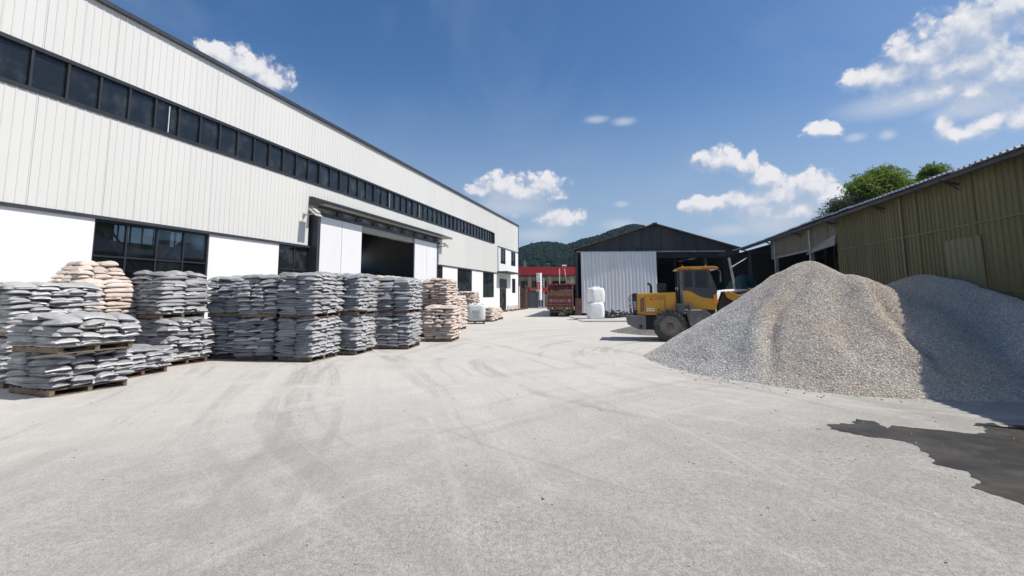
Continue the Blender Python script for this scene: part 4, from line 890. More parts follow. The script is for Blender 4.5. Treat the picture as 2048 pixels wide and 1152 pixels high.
# name, x, y, phi, w, l, z0, layers, dz, kind, mode, dome, pallet kind (or None), sack phrase, place phrase
STACKS = [
 ('A1', -8.74, 9.69, 22, 1.50, 1.45, 0.0, 6, .112, 'g', 'A', 0, 0, 'grey sack', 'the nearest low stack at the far left'),
 ('A2', -8.48, 9.50, 18, 1.45, 1.45, .82, 6, .095, 'p', 'A', 0, 0, 'pale grey sack', 'the tier resting on the nearest low stack'),
 ('B1', -10.6, 10.65, 25, 1.2, 1.6, 0.0, 8, .112, 'g', 'A', 0, 0, 'grey sack', 'the shaded tier under the fine-layered pale stack'),
 ('B2', -10.6, 10.65, 25, 1.2, 1.6, 1.05, 13, .078, 'p', 'A', 0, 0, 'pale grey sack', 'the fine-layered stack at the left edge'),
 ('C1', -11.13, 12.75, 25, 1.6, 1.5, 0.0, 11, .11, 'b', 'A', 0, 0, 'beige sack', 'the lower half of the domed heap by the wide window'),
 ('C2', -11.13, 12.75, 25, 1.6, 1.5, 1.36, 13, .112, 'b', 'M', .62, None, 'beige sack', 'the rounded top of the domed heap below the wide window'),
 ('D', -8.98, 11.62, 10, 1.2, 1.45, 0.0, 5, .10, 'g', 'A', 0, 1, 'grey sack', 'the knee-high stack just right of the nearest stack'),
 ('E1', -9.30, 13.72, 20, 1.45, 1.3, 0.0, 10, .112, 'g', 'M', 0, 1, 'grey sack', 'the lower tier under the right end of the wide window'),
 ('E2', -9.62, 13.80, 20, 1.2, 1.4, 1.27, 11, .106, 'g', 'M', 0, 0, 'grey sack', 'the upper tier under the right end of the wide window'),
 ('F1', -8.28, 15.42, 5, 1.15, 1.4, 0.0, 10, .112, 'g', 'B', 0, 1, 'dark grey sack', 'the lower tier of the narrow shaded stack'),
 ('F2', -8.26, 15.42, 4, 1.15, 1.4, 1.25, 10, .108, 'g', 'M', 0, 0, 'dark grey sack', 'the upper tier of the narrow shaded stack'),
 ('G1', -7.03, 14.98, 2, 1.18, 1.4, 0.0, 10, .112, 'g', 'M', 0, 1, 'grey sack', 'the lower tier left of the bright cornered stack'),
 ('G2', -6.97, 14.95, 1, 1.12, 1.4, 1.25, 10, .112, 'g', 'M', .1, 0, 'grey sack', 'the upper tier left of the bright cornered stack'),
 ('H1', -5.75, 14.59, 12, 1.15, 1.45, 0.0, 10, .112, 'g', 'A', 0, 0, 'grey sack', 'the lower tier of the bright cornered stack before the door leaf'),
 ('H2', -5.70, 14.55, 12, 1.2, 1.5, 1.25, 11, .108, 'g', 'A', .12, 1, 'grey sack', 'the upper tier of the bright cornered stack before the door leaf'),
 ('I1', -4.95, 16.21, 7, 1.2, 1.45, 0.0, 10, .112, 'g', 'A', 0, 0, 'bluish grey sack', 'the lower tier between the two bright cornered stacks'),
 ('I2', -4.92, 16.20, 7, 1.2, 1.45, 1.25, 11, .108, 'g', 'A', .1, 0, 'bluish grey sack', 'the upper tier between the two bright cornered stacks'),
 ('J1', -3.63, 17.90, 6, 1.2, 1.5, 0.0, 10, .112, 'g', 'A', 0, 0, 'bluish grey sack', 'the lower tier beside the beige stacks'),
 ('J2', -3.66, 17.92, 6, 1.2, 1.5, 1.25, 10, .112, 'g', 'A', .15, 1, 'bluish grey sack', 'the upper tier beside the beige stacks'),
 ('P1', -8.70, 17.2, 4, 1.2, 1.4, 0.0, 11, .11, 'g', 'A', 0, 0, 'grey sack', 'the lower tier of the back row before the white wall'),
 ('P2', -8.70, 17.2, 4, 1.2, 1.4, 1.27, 11, .108, 'g', 'M', .3, 0, 'grey sack', 'the top of the back row before the white wall'),
 ('Q1', -7.15, 17.1, 4, 1.2, 1.4, 0.0, 11, .11, 'g', 'A', 0, 0, 'grey sack', 'the lower tier of the back row before the narrow window'),
 ('Q2', -7.15, 17.1, 4, 1.2, 1.4, 1.27, 10, .108, 'g', 'M', .3, 0, 'grey sack', 'the top of the back row before the narrow window'),
 ('R1', -5.9, 18.4, 4, 1.2, 1.4, 0.0, 11, .11, 'g', 'A', 0, 0, 'grey sack', 'the lower tier of the back row before the left door leaf'),
 ('R2', -5.9, 18.4, 4, 1.2, 1.4, 1.27, 11, .108, 'g', 'M', .3, 0, 'grey sack', 'the top of the back row before the left door leaf'),
 ('M1', -5.0, 21.5, 8, 1.3, 1.4, 0.0, 11, .112, 'b', 'A', 0, 0, 'beige sack', 'the lower tier of the stack in front of the open doorway'),
 ('M2', -5.0, 21.5, 8, 1.3, 1.4, 1.36, 11, .11, 'b', 'M', .45, 0, 'beige sack', 'the top of the stack in front of the open doorway'),
 ('N1', -4.05, 23.1, 8, 1.2, 1.4, 0.0, 11, .112, 'b', 'A', 0, 0, 'beige sack', 'the lower tier of the stack before the right door leaf'),
 ('N2', -4.05, 23.1, 8, 1.2, 1.4, 1.36, 10, .11, 'b', 'M', .4, 0, 'beige sack', 'the top of the stack before the right door leaf'),
 ('K', -2.43, 20.63, 6, 1.2, 1.5, 0.0, 11, .118, 'b', 'M', .22, 0, 'beige sack', 'the single stack on the yard right of the grey rows'),
 ('K1', -2.86, 22.7, 12, 1.25, 1.5, 0.0, 11, .112, 'b', 'A', 0, 0, 'beige sack', 'the lower tier of the tall stack behind the single beige stack'),
 ('K2', -2.94, 22.8, 12, 1.25, 1.5, 1.36, 11, .104, 'b', 'M', .25, 0, 'beige sack', 'the upper tier of the tall stack behind the single beige stack'),
 ('L1', -2.85, 27.3, 12, 1.2, 1.4, 0.0, 14, .122, 'b', 'M', .3, 0, 'beige sack', 'the leaning stack just left of the bulk bag'),
 ('L2', -2.72, 36.3, 10, 1.2, 1.5, 0.0, 9, .115, 'b', 'M', 0, 0, 'beige sack', 'the lower tier hidden behind the bulk bag'),
 ('L3', -2.70, 36.3, 10, 1.2, 1.5, 1.15, 8, .105, 'b', 'M', .2, 0, 'beige sack', 'the neat block showing above the bulk bag'),
 ('O1', -1.40, 35.6, 14, 0.95, 1.5, 0.0, 7, .12, 'b', 'M', .45, 0, 'beige sack', 'the slumped low stack right of the bulk bag'),
 ('O2', -1.05, 38.2, 14, 1.0, 1.5, 0.0, 6, .12, 'b', 'M', .5, 1, 'beige sack', 'the farthest low stack before the end window'),
]
ORD = ['first', 'second', 'third', 'fourth', 'fifth', 'sixth', 'seventh', 'eighth', 'ninth', 'tenth', 'eleventh', 'twelfth', 'thirteenth', 'fourteenth', 'fifteenth']
SHORT = {'A1': 'nearest low stack', 'A2': 'tier atop nearest stack', 'B1': 'tier below fine-layered stack', 'B2': 'fine-layered stack', 'C1': 'domed heap base', 'C2': 'domed heap crown', 'D': 'knee-high stack',
 'E1': 'lower wide-window tier', 'E2': 'upper wide-window tier', 'F1': 'lower narrow shaded tier', 'F2': 'upper narrow shaded tier', 'G1': 'lower mid-row tier', 'G2': 'upper mid-row tier', 'H1': 'lower bright-cornered tier', 'H2': 'upper bright-cornered tier',
 'I1': 'lower half-hidden tier', 'I2': 'upper half-hidden tier', 'J1': 'lower row-end tier', 'J2': 'upper row-end tier', 'P1': 'lower back-wall tier', 'P2': 'upper back-wall tier', 'Q1': 'lower back-window tier', 'Q2': 'upper back-window tier', 'R1': 'lower back-door tier', 'R2': 'upper back-door tier',
 'M1': 'lower doorway tier', 'M2': 'upper doorway tier', 'N1': 'lower door-leaf tier', 'N2': 'upper door-leaf tier', 'K': 'single yard stack', 'K1': 'lower tall-stack tier', 'K2': 'upper tall-stack tier', 'L1': 'leaning stack', 'L2': 'tier behind bulk bag', 'L3': 'block above bulk bag', 'O1': 'slumped stack', 'O2': 'farthest low stack'}
def build_sacks():
    sacks = []                                           # (matrix, kind, stack index, variant)
    for si, (nm, x, y, phi, w, l, z0, nl, dz, kind, mode, dome, pk, sp, pl) in enumerate(STACKS):
        r = random.Random(si * 31 + 5)
        base = Matrix.Translation((x, y, z0)) @ Matrix.Rotation(-R(phi), 4, 'Z')
        zb = 0.0
        if pk is not None:
            pallet(x, y, phi, w, l, z0, pk, 'wooden pallet under ' + pl); zb = 0.137
        lx, ly = r.uniform(-.004, .004), r.uniform(-.004, .004)
        for k in range(nl):
            t_ = k / max(1, nl - 1); shr = sqrt(max(0.12, 1.0 - (dome * 1.38 * t_) ** 2.3)); bulge = 1.0 + 0.045 * sin(pi * t_)
            lay = mode if mode in 'AB' and r.random() > (0.04 if nm[0] in 'ABDH' else 0.30) else r.choice('AB')
            W_, L_ = w * shr * bulge, l * shr * bulge
            nx, ny = (2, max(2, round(L_ / 0.36))) if lay == 'A' else (max(2, round(W_ / 0.39)), 2)
            cw, cl = W_ / nx, L_ / ny; z = zb + dz * (k + 0.5)
            for i in range(nx):
                for j in range(ny):
                    cx = -w / 2 - W_ / 2 + cw * (i + .5) + lx * k + r.uniform(-.035, .035); cy = l / 2 - L_ / 2 + cl * (j + .5) + ly * k + r.uniform(-.022, .022)
                    long_, wide = (cw, cl) if lay == 'A' else (cl, cw)
                    rz = (0 if lay == 'A' else pi / 2) + (pi if r.random() < .5 else 0) + R(r.gauss(0, 5.0))
                    top_ = k >= nl - 2
                    rx = R(r.gauss(0, 3.2 if not top_ else 6)); ry = R(r.gauss(0, 2.6 if not top_ else 4))
                    ex, ey = (cx + w / 2) / (w / 2), (cy - l / 2) / (l / 2)
                    edge = max(abs(ex), abs(ey))
                    zz = z + r.uniform(-.02, .02) - (0.05 * edge ** 2 * dome * 2.2 if dome else 0) - 0.02 * edge ** 3
                    Mx = base @ Matrix.Translation((cx, cy, zz)) @ Matrix.Rotation(rz, 4, 'Z') @ Matrix.Rotation(rx, 4, 'X') @ Matrix.Rotation(ry, 4, 'Y') @ Matrix.Diagonal((long_ * r.uniform(1.02, 1.11), wide * r.uniform(1.02, 1.14), dz * r.uniform(1.15, 1.45), 1))
                    lay_n = 'top layer' if k == nl - 1 else 'bottom layer' if k == 0 else ORD[k] + ' layer up'
                    nth = lambda q, n_: 'first' if q == 0 else 'last' if q == n_ - 1 else ORD[q]
                    if i == nx - 1 and j == 0: pos = 'at the right front corner'
                    elif j == 0: pos = 'front side, ' + nth(i, nx) + ' from left'
                    elif i == nx - 1: pos = 'sunlit side, ' + nth(j, ny) + ' from corner'
                    else: pos = nth(i, nx) + ' column, ' + nth(j, ny) + ' from front'
                    sacks.append((Mx, kind, si, r.randrange(1000), sp + ' in ' + SHORT[nm] + ', ' + lay_n + ', ' + pos))
    # which of them the camera sees: rays from the camera to points on each sack
    vs = []; fs = []; off = 0; own = []
    for n_, (Mx, kind, si, va, lb) in enumerate(sacks):
        v, f, mi = COARSE[va % len(COARSE)]; m = np.array(Mx); q = v @ m[:3, :3].T + m[:3, 3]
        vs.append(q); fs.append(f + off); off += len(v); own += [n_] * len(f)
    tree = BVHTree.FromPolygons(np.concatenate(vs).tolist(), np.concatenate(fs).tolist())
    cp = Vector((0, 0, 1.9)); score = []
    probes = [Vector(p) for p in ((0, 0, .5), (.46, 0, .1), (-.46, 0, .1), (0, .46, .1), (0, -.46, .1), (.3, .3, .35), (-.3, .3, .35), (.3, -.3, .35), (-.3, -.3, .35), (.42, -.42, 0), (-.42, -.42, 0), (.42, .42, 0), (-.42, .42, 0))]
    for n_, (Mx, kind, si, va, lb) in enumerate(sacks):
        c = 0
        for p in probes:
            d = (Mx @ p) - cp
            if d.x < -1.03 * d.y: continue
            h = tree.ray_cast(cp, d.normalized())
            if h[0] is not None and own[h[2]] == n_: c += 1
        dist = (Mx.translation - cp).length; score.append((c > 0, c / dist ** 2))
    pick = set()
    for ks in (('g', 'p'), ('b',)):
        lst = sorted([n_ for n_, s in enumerate(sacks) if s[1] in ks and score[n_][0]], key=lambda n_: -score[n_][1]); pick |= set(lst[:300])
    for n_ in sorted(pick):
        Mx, kind, si, va, lb = sacks[n_]; st = STACKS[si]
        o = bpy.data.objects.new('sack', SM[kind][va % len(FINE)]); C.objects.link(o); o.matrix_world = Mx
        tag(o, lb, 'sack', ('beige' if kind == 'b' else 'grey') + ' sacks in ' + st[14])
    for nm, ks, lab in (('grey_sacks', ('g', 'p'), 'grey plastic sacks filling the rest of the stacked pallet rows'), ('beige_sacks', ('b',), 'beige sacks deeper inside and behind the beige stacks')):
        vs = []; fs = []; ms = []; off = 0
        for n_, (Mx, kind, si, va, lb) in enumerate(sacks):
            if n_ in pick or kind not in ks: continue
            v, f, mi = COARSE[va % 8] if score[n_][0] is False or Mx.translation.y > 24 else FINE[va % len(FINE)]
            m = np.array(Mx); vs.append(v @ m[:3, :3].T + m[:3, 3]); fs.append(f + off); off += len(v); ms.append(mi + (2 if kind == 'p' else 0))
        if not vs: continue
        V = np.concatenate(vs).astype(np.float32); F = np.concatenate(fs).astype(np.int32); Ms = np.concatenate(ms)
        me = bpy.data.meshes.new(nm); me.vertices.add(len(V)); me.vertices.foreach_set('co', V.ravel()); me.loops.add(F.size); me.loops.foreach_set('vertex_index', F.ravel())
        me.polygons.add(len(F)); me.polygons.foreach_set('loop_start', np.arange(0, F.size, 4, dtype=np.int32)); me.polygons.foreach_set('loop_total', np.full(len(F), 4, np.int32))
        for k in (KM['b'] if ks == ('b',) else KM['g'] + KM['p']): me.materials.append(MT[k])
        me.polygons.foreach_set('material_index', Ms.astype(np.int32)); me.polygons.foreach_set('use_smooth', np.ones(len(F), bool)); me.update(); me.validate()
        tag(put(nm, me), lab, 'sacks', None, 'stuff')
    print('sacks', len(sacks), 'single', len(pick), 'seen', sum(1 for s in score if s[0]))
build_sacks()

# ------------------------------------------------------------------ bulk bags
def bulk_bag(x, y, z, w, h, m_, label, group, seed, full=True, text=False, rz=0.0):
    r = random.Random(seed); o = empty('bulk_bag', (x, y, z), rz); tag(o, label, 'bulk bag', group)
    n = 40; rows = 14; vs = []; fs = []
    for j in range(rows + 1):
        t_ = j / rows; sq = 7.0 - 4.0 * abs(t_ - .5)
        rad = 0.5 * w * (0.95 + 0.06 * sin(pi * min(1, t_ * 1.02)) ** 0.6)
        if t_ < 0.08: rad *= 0.9 + 0.1 * (t_ / 0.08)
        zz = h * t_
        for k in range(n):
            a = 2 * pi * k / n; ca, sa = cos(a), sin(a); q = (abs(ca) ** sq + abs(sa) ** sq) ** (-1 / sq)
            q = min(q, 1.24); rr = rad * q * (1 + 0.012 * sin(9 * a + seed) * sin(5 * t_ + seed) + 0.008 * sin(17 * a + 8 * t_))
            vs.append((rr * ca, rr * sa, zz + 0.012 * sin(5 * a + 2)))
    for j in range(rows):
        for k in range(n): fs.append((j * n + k, j * n + (k + 1) % n, (j + 1) * n + (k + 1) % n, (j + 1) * n + k))
    # gathered top
    top0 = rows * n
    for j, (f_, dz_) in enumerate(((0.93, 0.05), (0.72, 0.09), (0.4, 0.10), (0.12, 0.12))):
        for k in range(n):
            v = vs[rows * n + k]; rip = 1 + 0.05 * sin(11 * k * 2 * pi / n + j * 2 + seed); vs.append((v[0] * f_ * rip, v[1] * f_ * rip, h + dz_ + 0.03 * sin(7 * k * 2 * pi / n + j + seed)))
    for j in range(4):
        for k in range(n): a = top0 + j * n; fs.append((a + k, a + (k + 1) % n, a + n + (k + 1) % n, a + n + k))
    fs += [tuple(range(n))[::-1], tuple(range(top0 + 4 * n, top0 + 5 * n))]
    mb = MB(); mb.add(vs, fs); mb.build('bag_body', m_, o, smooth=True)
    mb = MB(); vs = []; q = 26                             # crumpled filling spout / skirt
    for j in range(4):
        for k in range(q):
            a = 2 * pi * k / q; rr = (0.30 + 0.13 * j * r.uniform(.6, 1.2)) * w * 0.5 * (1 + .25 * sin(5 * a + j)); vs.append((rr * cos(a), rr * sin(a), h + 0.08 + (0.11 - 0.03 * j) * r.uniform(.3, 1.4)))
    mb.add(vs, [(j * q + k, j * q + (k + 1) % q, (j + 1) * q + (k + 1) % q, (j + 1) * q + k) for j in range(3) for k in range(q)]); mb.build('bag_skirt', m_, o)
    for sx, sy in ((1, 1), (1, -1), (-1, 1), (-1, -1)):
        a = 0.40 * w; mb = MB(); hh = h + r.uniform(.10, .20)
        pts = [(sx * a * 1.05, sy * a * .7, h - .1), (sx * a * .95, sy * a * .78, h + .08), (sx * a * .85 + r.uniform(-.08, .08), sy * a * .85, hh), (sx * a * .78, sy * a * .98, h + .08), (sx * a * .72, sy * a * 1.06, h - .1)]
        for p, q2 in zip(pts[:-1], pts[1:]): mb.bar(p, q2, 0.055, 0.012)
        mb.build('lifting_loop', m_, o)
    if text:
        mb = MB()
        for row, (zz, n_, s_) in enumerate(((.66, 5, .075), (.56, 12, .03), (.50, 12, .028), (.36, 5, .06), (.27, 11, .028), (.20, 10, .028))):
            for i in range(n_):
                cx = (i - (n_ - 1) / 2) * s_ * 1.45; yy = -0.5 * w * 1.03 + 0.012
                mb.box(cx - s_ * .45, cx + s_ * .45, yy - 0.012, yy, zz * h - s_ * .5, zz * h + s_ * .35)
        mb.build('print_mark', MT['print'], o)
    return o
bulk_bag(6.22, 37.9, 0.10, 1.22, 1.10, MT['bulk'], 'lower white bulk bag standing on the slab before the silver door', 'white bulk bags', 1)
bulk_bag(6.30, 37.95, 1.24, 1.12, 1.02, MT['bulk'], 'upper white bulk bag with crumpled top, stacked on another bag', 'white bulk bags', 2, rz=0.2)
bulk_bag(-2.42, 33.7, 0.17, 1.22, 1.0, MT['bulk_grey'], 'single printed grey-white bulk bag on a black pallet by beige sacks', None, 3, text=True, rz=0.05)
def black_pallet():
    o = empty('plastic_pallet', (-2.5, 33.7, 0), 0.06); tag(o, 'black plastic pallet under the single printed bulk bag', 'pallet')
    m = MB(); m.box(-.72, .72, -.62, .62, 0.12, 0.16); m.build('deck', MT['blackplast'], o, bevel=0.01)
    m = MB()
    for x in (-.66, -.06, .54): m.box(x, x + .12, -.6, .6, 0.0, .119)
    m.build('runner', MT['blackplast'], o)
black_pallet()

# ------------------------------------------------------------------ wheel loader
def loader():
    o = empty('wheel_loader', (6.76, 21.27, 0), -R(14)); tag(o, 'dusty yellow wheel loader working behind the gravel pile', 'wheel loader')
    Y, Gm, B = MT['yellow'], MT['loadgrey'], MT['loadblack']
    # wheels
    def wheel(x, y, out):
        m = MB(); r_ = .62
        prof = [(.37, .20), (.42, .235), (.50, .235), (.57, .215), (.605, .18), (.612, .10), (.612, -.10), (.605, -.18), (.57, -.215), (.50, -.235), (.42, -.235), (.37, -.20)]
        m.lathe(prof, 'Y', 40)
        t = m.build('tyre', MT['tyre'], None, smooth=True)
        root = empty('wheel', (x, y, r_)); root.parent = o; t.parent = root
        m = MB()
        for k in range(22):
            for sy in (-1, 1):
                a = 2 * pi * (k + (.5 if sy > 0 else 0)) / 22; T = Matrix.Rotation(a, 4, 'Y') @ Matrix.Translation((0, 0, .612))
                m.prism([(-.055, -.02), (.055, -.02), (.04, .035), (-.04, .035)], 0.01 * sy, .215 * sy, mat=T @ Matrix.Rotation(R(16) * sy, 4, 'Z'))
                m.prism([(-.045, -.11), (.045, -.11), (.035, 0), (-.035, 0)], .205 * sy, .232 * sy, mat=T)
        m.build('tread', MT['tyre'], root)
        m = MB(); s = out
        m.lathe([(.375, .21 * s), (.40, .245 * s), (.375, .25 * s), (.34, .20 * s), (.33, .13 * s), (.25, .10 * s), (.24, .05 * s)], 'Y', 36); m.build('rim', MT['rim'], root, smooth=True)
        m = MB(); m.lathe([(.255, .06 * s), (.25, .13 * s), (.20, .15 * s), (.15, .155 * s), (.14, .22 * s), (.11, .26 * s), (.05, .27 * s)], 'Y', 28)
        for k in range(10): a = 2 * pi * k / 10; m.lathe([(.018, .15 * s), (.018, .18 * s)], 'Y', 6, mat=Matrix.Translation((.20 * cos(a), 0, .20 * sin(a))))
        m.build('hub', MT['hub'], root, smooth=True)
    for x in (-0.20, 2.62):
        wheel(x, -0.93, -1); wheel(x, 0.93, 1)
    # rear bumper counterweight
    m = MB(); m.prism([(-1.93, 1.02), (-1.13, 1.02), (-1.13, .45), (-1.40, .45), (-1.87, .68)], -1.02, 1.02); cw = m.build('counterweight', Gm, o, bevel=0.03)
    m = MB(); m.box(-1.40, -1.26, -1.026, -1.0, .50, .66); m.build('step_hole', B, cw)
    # chassis
    m = MB(); m.box(-1.13, 1.5, -.42, .42, .42, 1.06); m.lathe([(.16, -.9), (.16, .9)], 'Y', 14, mat=Matrix.Translation((-.2, 0, .62))); m.box(-.9, -.5, -.62, -.42, .5, .95); m.build('chassis', B, o)
    m = MB(); m.lathe([(.16, -.9), (.16, .9)], 'Y', 14, mat=Matrix.Translation((2.62, 0, .62))); m.box(2.0, 3.3, -.4, .4, .42, .95); m.build('front_chassis', B, o)
    # hood
    m = MB(); m.prism([(-1.50, 1.04), (.10, 1.04), (.10, 1.97), (-1.42, 1.92), (-1.50, 1.86)], -.78, .78); hood = m.build('hood', Y, o, bevel=0.035)
    m = MB(); m.prism([(-1.64, 1.03), (-1.46, 1.03), (-1.46, 1.93), (-1.50, 1.945), (-1.66, 1.90)], -.80, .80); gr_ = m.build('rear_grille', B, o, bevel=0.02)
    m = MB(); m.box(-1.12, -.36, -.795, -.775, 1.16, 1.80); m.build('engine_door', Y, hood, bevel=0.006)
    m = MB()
    for x0, x1, z0, z1 in ((-1.135, -1.122, 1.145, 1.815), (-.358, -.345, 1.145, 1.815), (-1.122, -.358, 1.803, 1.815), (-1.122, -.358, 1.145, 1.157)): m.box(x0, x1, -.79, -.782, z0, z1)
    m.build('door_gap', B, hood)
    m = MB()
    for i in range(10):
        z = 1.16 + i * .056; m.prism([(-1.33, z), (-1.33, z + .03), (-1.17, z + .095), (-1.17, z + .065)], -.792, -.779)
    m.build('vent_slats', B, hood)
    m = MB(); m.box(.075, .085, -.80, -.775, 1.05, 1.96); m.build('panel_joint', B, hood)
    # lettering and logo on the hood side
    text_part('lettering', 'LG33', .125, MT['letter'], gr_, Matrix.Translation((-1.545, -.806, 1.42)) @ FRONT @ Matrix.Rotation(R(90), 4, 'Z') @ Matrix.Diagonal((1.25, 1.3, 1, 1)))
    m = MB(); m.prism([(-.965, 1.66), (-.80, 1.66), (-.855, 1.70), (-.90, 1.70), (-.875, 1.735), (-.895, 1.765)], -.803, -.797); m.build('logo', MT['red'], hood)
    text_part('lettering', '山东临工', .105, MT['darkred_print'], hood, Matrix.Translation((-.58, -.80, 1.705)) @ FRONT)
    m = MB()
    for j in range(2):
        for i in range(4): m.box(-1.09 + i * .085, -1.025 + i * .085, -.80, -.796, 1.19 + j * .08, 1.245 + j * .08)
    m.build('warning_sticker', MT['letter'], hood)
    m = MB(); m.box(-.66, -.56, -.802, -.795, 1.22, 1.27); m.build('latch', B, hood)
    # red tassels on the grille edge
    m = MB(); r = random.Random(4)
    for i in range(11):
        z = 1.18 + i * .065; x = -1.68; m.tube([(x, -.78, z), (x - r.uniform(.04, .12), -.80, z - r.uniform(-.02, .06)), (x - r.uniform(.02, .16), -.81, z - r.uniform(.03, .12))], .014, 5)
    m.build('red_tassel', MT['truckred'], gr_)
    # exhaust and air cleaner
    m = MB(); m.tube([(-.86, 0, 1.9), (-.86, 0, 2.22), (-.90, 0, 2.31), (-1.0, 0, 2.36)], [.062, .06, .06, .065], 12); m.build('exhaust_pipe', B, o, smooth=True)
    m = MB(); m.box(-.62, -.24, -.35, .1, 1.95, 2.33); m.lathe([(.1, 1.9), (.1, 2.33)], 'Z', 14, mat=Matrix.Translation((-.43, .3, 0))); m.build('air_cleaner', B, o, bevel=0.02)
    m = MB(); m.tube([(.16, -.6, 2.02), (.2, -.62, 2.12), (.12, -.62, 2.16), (.1, -.6, 2.08)], .018, 6); m.build('hose', MT['white'], o)
    # cab
    cab = empty('cab', (0, 0, 0)); cab.parent = o; hw = .74
    sw = [(.36, 2.03), (.52, 2.03), (.70, 1.98), (.86, 1.88), (1.02, 1.79), (1.22, 1.725), (1.62, 1.70)]
    m = MB(); m.prism([(.36, 1.26), (1.60, 1.26), (1.66, 1.50)] + sw[::-1], -hw, hw); m.build('cab_body', Y, cab, bevel=0.015)
    m = MB(); m.prism(sw + [(1.60, 2.10), (.36, 2.10)], -hw + .012, hw - .012); m.build('cab_skirt', MT['cabgrey'], cab)
    m = MB()
    for s in (-1, 1):
        y0, y1 = (-hw + .005, -hw + .06) if s < 0 else (hw - .06, hw - .005)
        m.box(.38, .46, y0, y1, 2.10, 2.86); m.box(.74, .86, y0, y1, 2.10, 2.86); m.box(1.32, 1.40, y0, y1, 1.72, 2.86)
        m.box(.46, 1.32, y0 + .002, y1 - .002, 2.80, 2.86); m.box(.46, .74, y0 + .002, y1 - .002, 2.10, 2.16); m.box(.86, 1.32, y0 + .002, y1 - .002, 2.08, 2.14)
        m.bar((1.40, (y0 + y1) / 2, 2.84), (1.66, (y0 + y1) / 2, 2.02), .05); m.bar((1.66, (y0 + y1) / 2, 2.02), (1.58, (y0 + y1) / 2, 1.70), .05)
    m.box(.36, .41, -hw + .06, hw - .06, 2.75, 2.86); m.build('cab_frame', MT['cabgrey'], cab)
    m = MB(); m.box(.27, .375, -hw - .005, -hw + .10, 1.46, 2.87); m.box(.27, .375, hw - .10, hw + .005, 1.46, 2.87); m.build('rear_pillar', MT['loadgrey'], cab, bevel=0.012)
    for s in (-1, 1):
        yy = s * (hw - .03)
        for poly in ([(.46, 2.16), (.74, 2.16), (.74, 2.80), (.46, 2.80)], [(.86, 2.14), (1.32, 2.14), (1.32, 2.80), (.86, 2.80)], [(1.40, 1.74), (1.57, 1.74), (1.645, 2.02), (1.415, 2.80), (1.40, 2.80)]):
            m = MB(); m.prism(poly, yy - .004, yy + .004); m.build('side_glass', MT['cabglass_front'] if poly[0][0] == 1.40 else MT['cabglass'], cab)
    m = MB(); m.add([(1.41, -hw + .08, 2.82), (1.41, hw - .08, 2.82), (1.66, hw - .08, 2.03), (1.66, -hw + .08, 2.03), (1.42, -hw + .08, 2.82), (1.42, hw - .08, 2.82), (1.67, hw - .08, 2.03), (1.67, -hw + .08, 2.03)], [(0, 1, 2, 3), (7, 6, 5, 4), (0, 4, 5, 1), (2, 6, 7, 3)]); m.build('windscreen', MT['cabglass'], cab)
    m = MB(); m.box(.375, .38, -hw + .1, hw - .1, 2.14, 2.75); m.build('rear_glass', MT['cabglass'], cab)
    m = MB(); m.prism([(.14, 2.875), (1.74, 2.875), (1.76, 2.935), (1.64, 3.0), (.34, 2.99), (.10, 2.90)], -.82, .82); rf = m.build('cab_roof', Y, cab, bevel=0.02)
    m = MB()
    for i in range(16):
        if i in (6, 7, 8, 9): continue
        x = .16 + i * .099; m.prism([(x, 2.865), (x + .055, 2.865), (x + .095, 2.935), (x + .04, 2.935)], -.838, -.822)
    m.build('trim_stripes', MT['capred'], rf)
    for x in (.40, 1.30): m = MB(); m.tube([(x, -.6, 2.99), (x, -.6, 3.07)], .02, 6); m.build('roof_lamp', MT['orange'], rf)
    m = MB(); m.box(.55, 1.0, -.25, .25, 1.8, 2.15); m.box(.5, .62, -.25, .25, 2.1, 2.62); m.build('seat', B, cab, bevel=0.04)
    m = MB(); m.tube([(1.45, 0, 1.8), (1.28, 0, 2.2)], .03, 8); m.tube([(1.28 + .05 * cos(a), .19 * sin(a), 2.2 + .12 * cos(a)) for a in np.linspace(0, 2 * pi, 17)], .016, 6); m.build('steering_wheel', B, cab)
    m = MB(); m.box(1.10, 1.17, -.60, -.55, 2.50, 2.78); m.build('hanging_cloth', MT['green'], cab)
    # steps, side tank
    m = MB(); m.box(.02, .58, -1.0, -.5, 1.44, 1.50); m.box(.10, .40, -.95, -.55, 1.08, 1.44); m.box(.55, .62, -1.0, -.6, 1.2, 1.46); m.build('step', Gm, o, bevel=0.01)
    m = MB(); m.prism([(.42, 1.24), (1.20, 1.24), (1.50, .95), (1.5, .60), (1.2, .42), (.75, .42), (.55, .7)], -.98, -.5); m.build('side_tank', Gm, o, bevel=0.02)
    m = MB(); m.box(1.2, 1.6, -.6, .6, .95, 1.255); m.build('floor_frame', B, o)
    # fender lamp and mirror
    m = MB(); m.lathe([(.02, -.02), (.095, -.015), (.10, .02), (.03, .03)], 'Y', 18, mat=Matrix.Translation((1.60, -.83, 1.60))); m.box(1.52, 1.66, -.80, -.76, 1.62, 1.86); m.build('indicator_lamp', MT['orange'], o, smooth=True)
    m = MB(); m.tube([(1.68, -.8, 2.86), (1.78, -.95, 2.80), (1.80, -.98, 2.68)], .015, 6); m.box(1.76, 1.80, -1.08, -.92, 2.36, 2.66); m.build('mirror', MT['loadgrey'], o, bevel=0.012)
    # front tower, boom, cylinders, bucket
    m = MB()
    for y in (-.42, .30): m.prism([(1.72, .85), (2.35, .75), (2.5, 1.3), (2.25, 1.92), (1.98, 1.95), (1.80, 1.5)], y, y + .12)
    m.box(1.95, 2.25, -.35, .35, .9, 1.2); m.build('front_tower', B, o, bevel=0.015)
    m = MB()
